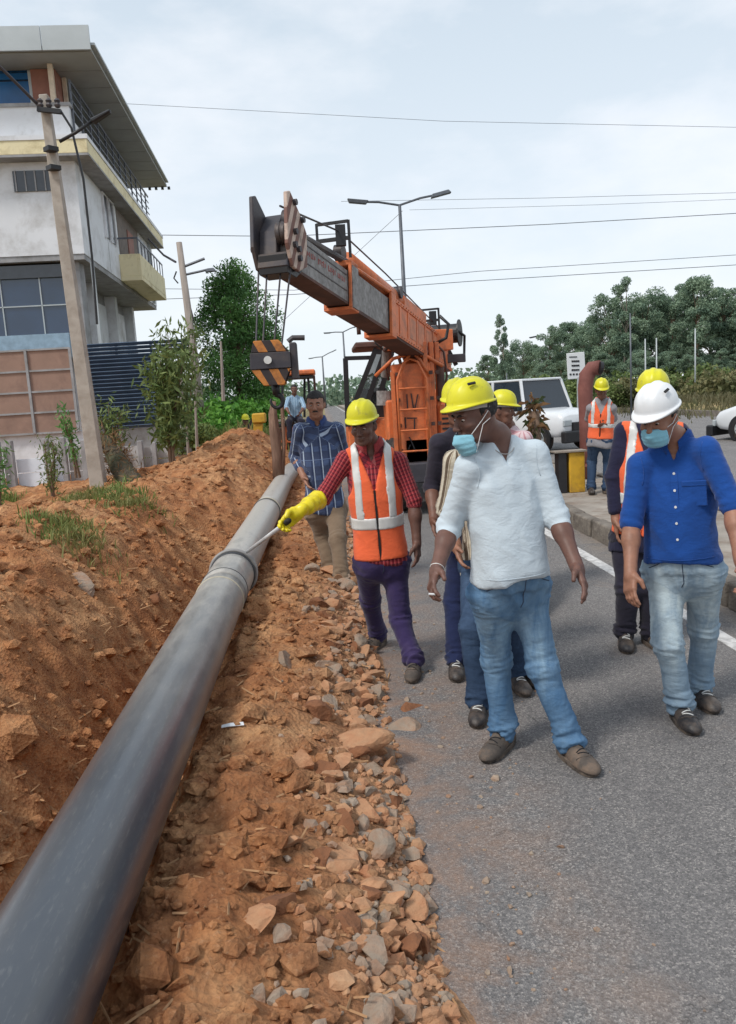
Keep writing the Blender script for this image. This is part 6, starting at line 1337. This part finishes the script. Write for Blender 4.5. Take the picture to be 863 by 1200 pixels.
def leaves(P, size, aspect=2.2, droop=0.3, rg=RNG):
    n = len(P); d = rg.normal(size=(n, 3)); d[:, 2] -= droop; d /= np.linalg.norm(d, axis=1)[:, None]
    s = np.cross(d, rg.normal(size=(n, 3))); s /= np.linalg.norm(s, axis=1)[:, None]; L = size*rg.uniform(.6, 1.3, n)[:, None]; W = L/aspect
    V = np.stack([P-d*L*.5, P+s*W*.5, P+d*L*.5, P-s*W*.5], 1).reshape(-1, 3); Q = np.arange(4*n).reshape(-1, 4); return V, Q
def crown_points(clumps, n, rg):
    w_ = np.array([c[3]**2 for c in clumps]); ix = rg.choice(len(clumps), n, p=w_/w_.sum()); C_ = np.array([c[:3] for c in clumps])[ix]; r = np.array([c[3] for c in clumps])[ix]
    d = rg.normal(size=(n, 3)); d /= np.linalg.norm(d, axis=1)[:, None]; return C_+d*(r*rg.uniform(.35, 1.08, n)**.7)[:, None]*np.array([1, 1, .8])
def tree_meshes(seed, h, cr, cz0, shape='oval', nleaf=5000, lsize=.16, ncl=34, trunk_r=.12, lean=.0):
    rg = np.random.default_rng(seed); cl = []
    for i in range(ncl):
        t = rg.random(); z = cz0+(h-cz0)*t
        prof_ = math.sin(math.pi*min(1, .12+.86*t))**.7 if shape == 'oval' else (.35+.65*math.sin(math.pi*t)) 
        a = rg.uniform(0, 6.28); rr = cr*prof_*math.sqrt(rg.random())*.85; r = cr*rg.uniform(.20, .40)*(1 if shape == 'oval' else .8)
        cl.append((rr*math.cos(a)+lean*z, rr*math.sin(a), z-r*.3, r))
    V, Q = leaves(crown_points(cl, nleaf, rg), lsize, rg=rg)
    m = MB(); top = np.array([lean*h*.8, 0, h*.85]); P_ = [np.array([0, 0, -.1])]+[top*t+np.array([rg.normal(0, .03*h*.3), rg.normal(0, .03*h*.3), 0]) for t in (.25, .5, .75, 1)]
    m.tube(P_, [trunk_r*1.3, trunk_r, trunk_r*.8, trunk_r*.5, trunk_r*.15], 7)
    for c in cl[::2]:
        z = min(c[2]*.75, h*.75); b0_ = top*(z/top[2]); m.tube([b0_, (b0_+np.array(c[:3]))/2+[0, 0, .1], np.array(c[:3])], [trunk_r*.35, trunk_r*.22, trunk_r*.08], 5)
    return fast_mesh('crown', V, Q), m
def add_tree(name, label, cat, loc, crown, tr, lm, tm, group=None, rz=0., scz=1., sxy=1.):
    e = empty(name, loc, label, cat, group)
    if not crown.materials: crown.materials.append(lm)
    c = bpy.data.objects.new('crown', crown); COL.objects.link(c); c.parent = e; ORG[c.name] = ORG[e.name]
    if isinstance(tr, MB):
        V = np.concatenate(tr.v); me = bpy.data.meshes.new('trunk'); me.from_pydata(V.tolist(), [], tr.f); me.materials.append(tm); tr = me
    t = bpy.data.objects.new('trunk', tr); COL.objects.link(t); t.parent = e; e.rotation_euler = (0, 0, rz); e.scale = (sxy, sxy, scz); return e, tr
# big roadside tree behind the hook block
b_ = at(284, 475, 29); zt = at(284, 308, 29)[2]
cw, tr = tree_meshes(5, zt, 1.7, .9, 'oval', 34000, .12, 110, .13)
add_tree('roadside_tree', 'tall dense dark green tree standing behind the hook block', 'tree', (b_[0], 29, 0), cw, tr, L_dark, M_trk)
cw, tr = tree_meshes(6, zt*.72, 1.1, .8, 'oval', 5000, .16, 30, .1)
add_tree('roadside_tree', 'smaller dark tree filling in at the right foot of the tall dense tree', 'tree', (at(312, 475, 30)[0], 30.2, 0), cw, tr, L_dark, M_trk)
# tree line beyond the second carriageway
var = [tree_meshes(20+i, 9.0, 2.0+.25*(i % 3), 2.2+.5*(i % 2), 'open', 17000, .19, 44+5*i, .11, lean=.02*(i-2)) for i in range(5)]
vm = [[c, t, None] for c, t in var]
tl = [(590, 375, 62, .62), (571, 420, 90, 1.), (612, 400, 80, .9), (626, 408, 88, 1.), (643, 388, 66, .9), (655, 392, 84, 1.1), (668, 384, 70, 1.), (684, 380, 62, 1.), (700, 378, 76, 1.1), (716, 352, 58, .9), (731, 335, 56, .8), (742, 360, 70, 1.1), (757, 344, 57, .9), (772, 352, 66, 1.1), (788, 350, 56, .9), (803, 340, 60, 1.), (818, 334, 55, .85), (833, 350, 66, 1.1), (848, 344, 56, .9), (862, 350, 60, 1.), (878, 340, 55, .9), (895, 345, 58, 1.), (914, 338, 56, 1.), (930, 345, 60, 1.), (636, 425, 60, 1.2), (676, 420, 55, 1.3), (706, 418, 54, 1.3), (748, 412, 52, 1.3), (781, 415, 52, 1.3), (812, 418, 51, 1.3), (842, 412, 52, 1.3), (872, 410, 50, 1.3)]
for i, (px, py, Y, w_) in enumerate(tl):
    top = at(px, py, Y); v = vm[i % 5]; s_ = (top[2]-.3)/8.5
    lab = {0: 'airy isolated tree left of the tree line with sky all round it', 10: 'tallest open crowned tree above the yellow hard hat', 16: 'tall slim tree rising above the white hard hat'}.get(i)
    e, t = add_tree('tall_tree', lab or 'slender tall tree in the hazy green line beyond the far road', 'tree', (top[0], Y, .3), v[0], v[2] or v[1], L_haze, mat('pale_bark', hexs(150, 140, 126), .9) if i == 0 else M_trk, 'trees beyond the far road', random.uniform(0, 6), s_, s_*w_*1.15)
    v[2] = t
# low bushes at the foot of the tree line
bmesh_ = []
for k in range(3):
    rg = np.random.default_rng(60+k); cl = [(rg.normal(0, .5), rg.normal(0, .4), rg.uniform(.2, .8), rg.uniform(.3, .5)) for _ in range(14)]; V, Q = leaves(crown_points(cl, 2200, rg), .16, 1.8, .1, rg); bmesh_.append(fast_mesh('bush', V, Q))
def bush(name, label, loc, k, m, s, cat='bush', group=None, sz=None):
    me = bmesh_[k % 3]
    if len(me.materials) == 0: me.materials.append(m)
    o = bpy.data.objects.new(name, me); COL.objects.link(o); o.location = tuple(loc); o.scale = (s, s, sz or s); o.rotation_euler = (0, 0, random.uniform(0, 6))
    if me.materials[0] != m: o.material_slots[0].link = 'OBJECT'; o.material_slots[0].material = m
    return tag(o, label, cat, group)
L_bs = leaf_mat('scrub_leaves', hexs(104, 108, 72), hexs(134, 126, 88), hexs(84, 94, 62))
for i in range(34):
    px = 560+i*11.5+random.uniform(-4, 4); Y = random.uniform(40, 52); p_ = at(px, 480, Y); bush('scrub_bush', 'low dull scrub bush along the verge beyond the far road', (p_[0], Y, .25), i, L_bs if i % 3 else L_olive, random.uniform(.9, 1.9), group='scrub along the far verge')
# distant mass of trees closing the view down the road and to the left
pts = []
for i in range(240):
    x = RNG.uniform(-190, 60); y = RNG.uniform(150, 185)
    if -4 < x < 24 and False: continue
    hgt_ = 3.2+2.2*abs(math.sin(x*.07))+RNG.uniform(0, 2.0); r = RNG.uniform(2, 3.6); pts.append((x, y, hgt_-r*.6, r)); pts.append((x+1, y, 1.0, 2.5))
V, Q = leaves(crown_points(pts, 26000, RNG), 1.1, 1.5, 0); tag(link_mesh('distant_trees', fast_mesh('distant_trees', V, Q), L_haze, None, (0, 0, 0)), 'far low line of trees on the horizon', kind='stuff')
# greenery on the left
bl_spots = [((262, 505), 20.5, 1.0, 0, L_bright, 'bright green bush left of the distant worker'), ((246, 492), 22, 1.1, 1, L_bright, 'tall bright green bush at the foot of the big tree'), ((276, 490), 23, 1.0, 2, L_bright, 'bright green bush right under the big tree crown'), ((226, 515), 17, .55, 0, L_olive, 'olive shrub at the foot of the second pole'), ((296, 485), 25, 1., 1, L_bright, 'green bush behind the yellow digger arm'), ((258, 535), 17.5, .5, 1, L_dark, 'dark low weeds in front of the bright bushes')]
for (px, py), Y, s, k, m, lb in bl_spots: p_ = at(px, py, Y); bush('green_bush', lb, (p_[0], Y, max(.2, p_[2]-.55*s)), k, m, s)
def sapling(label, px, pyb, pyt, Y, w_, n, lsz, m, nst=3, seed=1, base=None):
    rg = np.random.default_rng(seed); b0_ = at(px, pyb, Y); tp = at(px, pyt, Y); hh_ = tp[2]-b0_[2]; W = w_*Y/930
    e = empty('sapling', b0_, label, 'plant'); st = MB(); P_ = []
    for i in range(nst):
        a = rg.uniform(-1, 1)*W*.45; q = [b0_+[rg.uniform(-.06, .06), 0, 0], b0_+[a*.4, rg.uniform(-.1, .1), hh_*.5], b0_+[a, rg.uniform(-.2, .2), hh_*rg.uniform(.8, 1)]]; st.tube(q, [.022, .015, .006], 6)
        for t in np.linspace(.25, 1, 12):
            c = q[0]+(q[1]-q[0])*min(1, t*2) if t < .5 else q[1]+(q[2]-q[1])*(t*2-1); k = n//(nst*12); P_.append(c+rg.normal(0, 1, (k, 3))*[W*.16, W*.16, .10])
    V, Q = leaves(np.concatenate(P_), lsz, 4.0, .8, rg); st.build('stem', M_trk, e); put('leaf_mass', V, Q, m, e)['kind'] = 'stuff'
sapling('leafy sapling with long drooping leaves left of the second pole', 203, 552, 398, 14.5, 66, 1500, .20, L_olive, 5, 1)
sapling('thin leafy sapling wrapped round the second pole at mid height', 225, 540, 375, 18, 60, 1100, .20, L_olive, 5, 2)
sapling('weedy sapling hiding the left side of the leaning concrete pole', 92, 560, 470, 12.6, 26, 260, .12, L_dark, 2, 3)
sapling('thin climbing shrub on a stake before the white panel wall', 61, 592, 512, 12.8, 34, 420, .10, L_olive, 3, 4)
sapling('scraggly shrub right of the leaning concrete pole', 132, 545, 470, 14.5, 50, 520, .14, L_olive, 4, 5)
sapling('small sprig of leaves at the left edge of the picture', 3, 600, 520, 12.5, 40, 380, .11, L_dark, 3, 6)
for k, (px, y0, y1) in enumerate(((232, 545, 470), (222, 550, 500), (262, 470, 400), (214, 470, 430))):
    tag(MB().tube([at(px, y0, 16), at(px-3, y1, 16)], [.04, .02], 6).build('thin_stake', M_wpole), ['pale split stake beside the second pole foot', 'short pale stake leaning by the olive shrub', 'thin dead stem in front of the big tree', 'thin dead stem above the louvred screen end'][k], 'stake')
lg = MB(); lg.tube([at(123, 515, 13), at(140, 545, 12.6), at(163, 582, 12.2)], [.09, .16, .22], 10); o = lg.build('leaning_stump', mat('mossy_bark', hexs(84, 74, 60), .95, var=.4, scale=8, bump=1, bscale=18, bdist=.04, dirt=hexs(70, 82, 50), dirt_amt=.5)); tag(o, 'dark shaggy stump leaning right of the concrete pole foot', 'stump')
rg = np.random.default_rng(9); t_ = rg.random(1200); a_, b2_ = at(123, 515, 13), at(163, 582, 12.2); Pp = a_+(b2_-a_)*t_[:, None]+rg.normal(0, .12, (1200, 3)); V, Q = leaves(Pp, .13, 7, .6, rg)
tag(link_mesh('shaggy_twigs', fast_mesh('shaggy_twigs', V, Q), M_dry, None, (0, 0, 0)), 'tangle of dead twigs on the leaning stump', kind='stuff')
def blades(name, label, centres, n, hgt__, m, seed, wd_=.008):
    rg = np.random.default_rng(seed); P_ = []
    for (x, y, r) in centres: k = n//len(centres); P_.append(np.stack([x+rg.normal(0, r, k), y+rg.normal(0, r, k)], -1))
    P_ = np.concatenate(P_); z = hgt(P_[:, 0], P_[:, 1]); B_ = np.column_stack([P_, z-.01]); a = rg.uniform(0, 6.28, len(B_)); hh_ = hgt__*rg.uniform(.4, 1.2, len(B_)); ln = rg.normal(0, .45, (len(B_), 2))*hh_[:, None]
    s_ = np.stack([np.cos(a), np.sin(a), 0*a], -1)*wd_; T1 = B_+np.column_stack([ln*.4, hh_*.6]); T2 = B_+np.column_stack([ln, hh_])
    V = np.stack([B_-s_, B_+s_, T1+s_*.7, T1-s_*.7, T2+s_*.12, T2-s_*.12], 1).reshape(-1, 3); b0 = np.arange(len(B_))*6; Q = np.concatenate([np.stack([b0, b0+1, b0+2, b0+3], -1), np.stack([b0+3, b0+2, b0+4, b0+5], -1)])
    tag(link_mesh(name, fast_mesh(name, V, Q), m, None, (0, 0, 0)), label, kind='stuff')
gp = [drop(px, py) for px, py in ((95, 588), (120, 586), (140, 585), (155, 588), (75, 618), (88, 632), (108, 590), (3, 588))]
blades('grass', 'green grass at the foot of the leaning pole', [(p[0], p[1], .16) for p in gp], 3000, .12, L_grass, 3)
blades('grass', 'grass among the bushes by the second pole', [(at(px, 545, Y)[0], Y, .6) for px, Y in ((245, 18.5), (262, 19), (290, 21.5))], 3600, .28, L_grass, 4, .014)
fx_ = RNG.uniform(16.6, 34, 90); blades('dry_grass', 'dry grass on the far verge', [(x, y, 2.0) for x, y in zip(fx_, RNG.uniform(30, 58, 90))], 26000, .45, L_dry, 5, .03)
# straw, chips and roots mixed in the loose soil
n = 800; X = RNG.uniform(-3.8, .3, n); Y = 1.4*np.exp(RNG.random(n)*2.3); Z = hgt(X, Y)+.004; a = RNG.uniform(0, 3.14, n); L_ = RNG.uniform(.015, .06, n)*(1+.08*Y); d = np.stack([np.cos(a), np.sin(a), RNG.normal(0, .3, n)], -1)*L_[:, None]; s_ = np.stack([-np.sin(a), np.cos(a), 0*a], -1)*.0022*(1+.25*Y)[:, None]; P_ = np.stack([X, Y, Z], -1)
V = np.stack([P_-d-s_, P_-d+s_, P_+d+s_, P_+d-s_, P_-d+[0, 0, .005], P_+d+[0, 0, .005]], 1).reshape(-1, 3); b0 = np.arange(n)*6
Q = np.concatenate([np.stack([b0, b0+4, b0+5, b0+3], -1), np.stack([b0+4, b0+1, b0+2, b0+5], -1)]); tag(link_mesh('straw', fast_mesh('straw', V, Q), mat('straw', hexs(168, 130, 94), .9, var=.3, scale=30), None, (0, 0, 0)), 'straw and wood chips in the loose soil', kind='stuff')
for px, py, lb, s in ((273, 852, 'white strip of litter on the soil right of the pipe', .10), (327, 985, 'small white scrap of litter low on the rubble slope', .04), (262, 527, 'pale litter lying in the grass under the bushes', .2)):
    p = drop(px, py) if px < 500 and py > 530 else at(px, py, 3.0 if px > 500 else 17); p[2] = max(p[2], 0.004) if px > 500 else p[2]
    if px > 500: p = at(px, py, 1); d_ = p-C0; p = C0+d_*(-CZ/d_[2]); p[2] = .006
    m_ = MB(); m_.add([p+np.array(q)*s for q in ((-.5, 0, .02), (-.1, -.12, .1), (.5, .05, .03), (.45, .2, .12), (-.1, .1, .16), (-.5, .18, .06))], [(0, 1, 4, 5), (1, 2, 3, 4)]); o = m_.build('litter_scrap', M_carw, org=p); tag(o, lb, 'litter'); md = o.modifiers.new('solid', 'SOLIDIFY'); md.thickness = .003
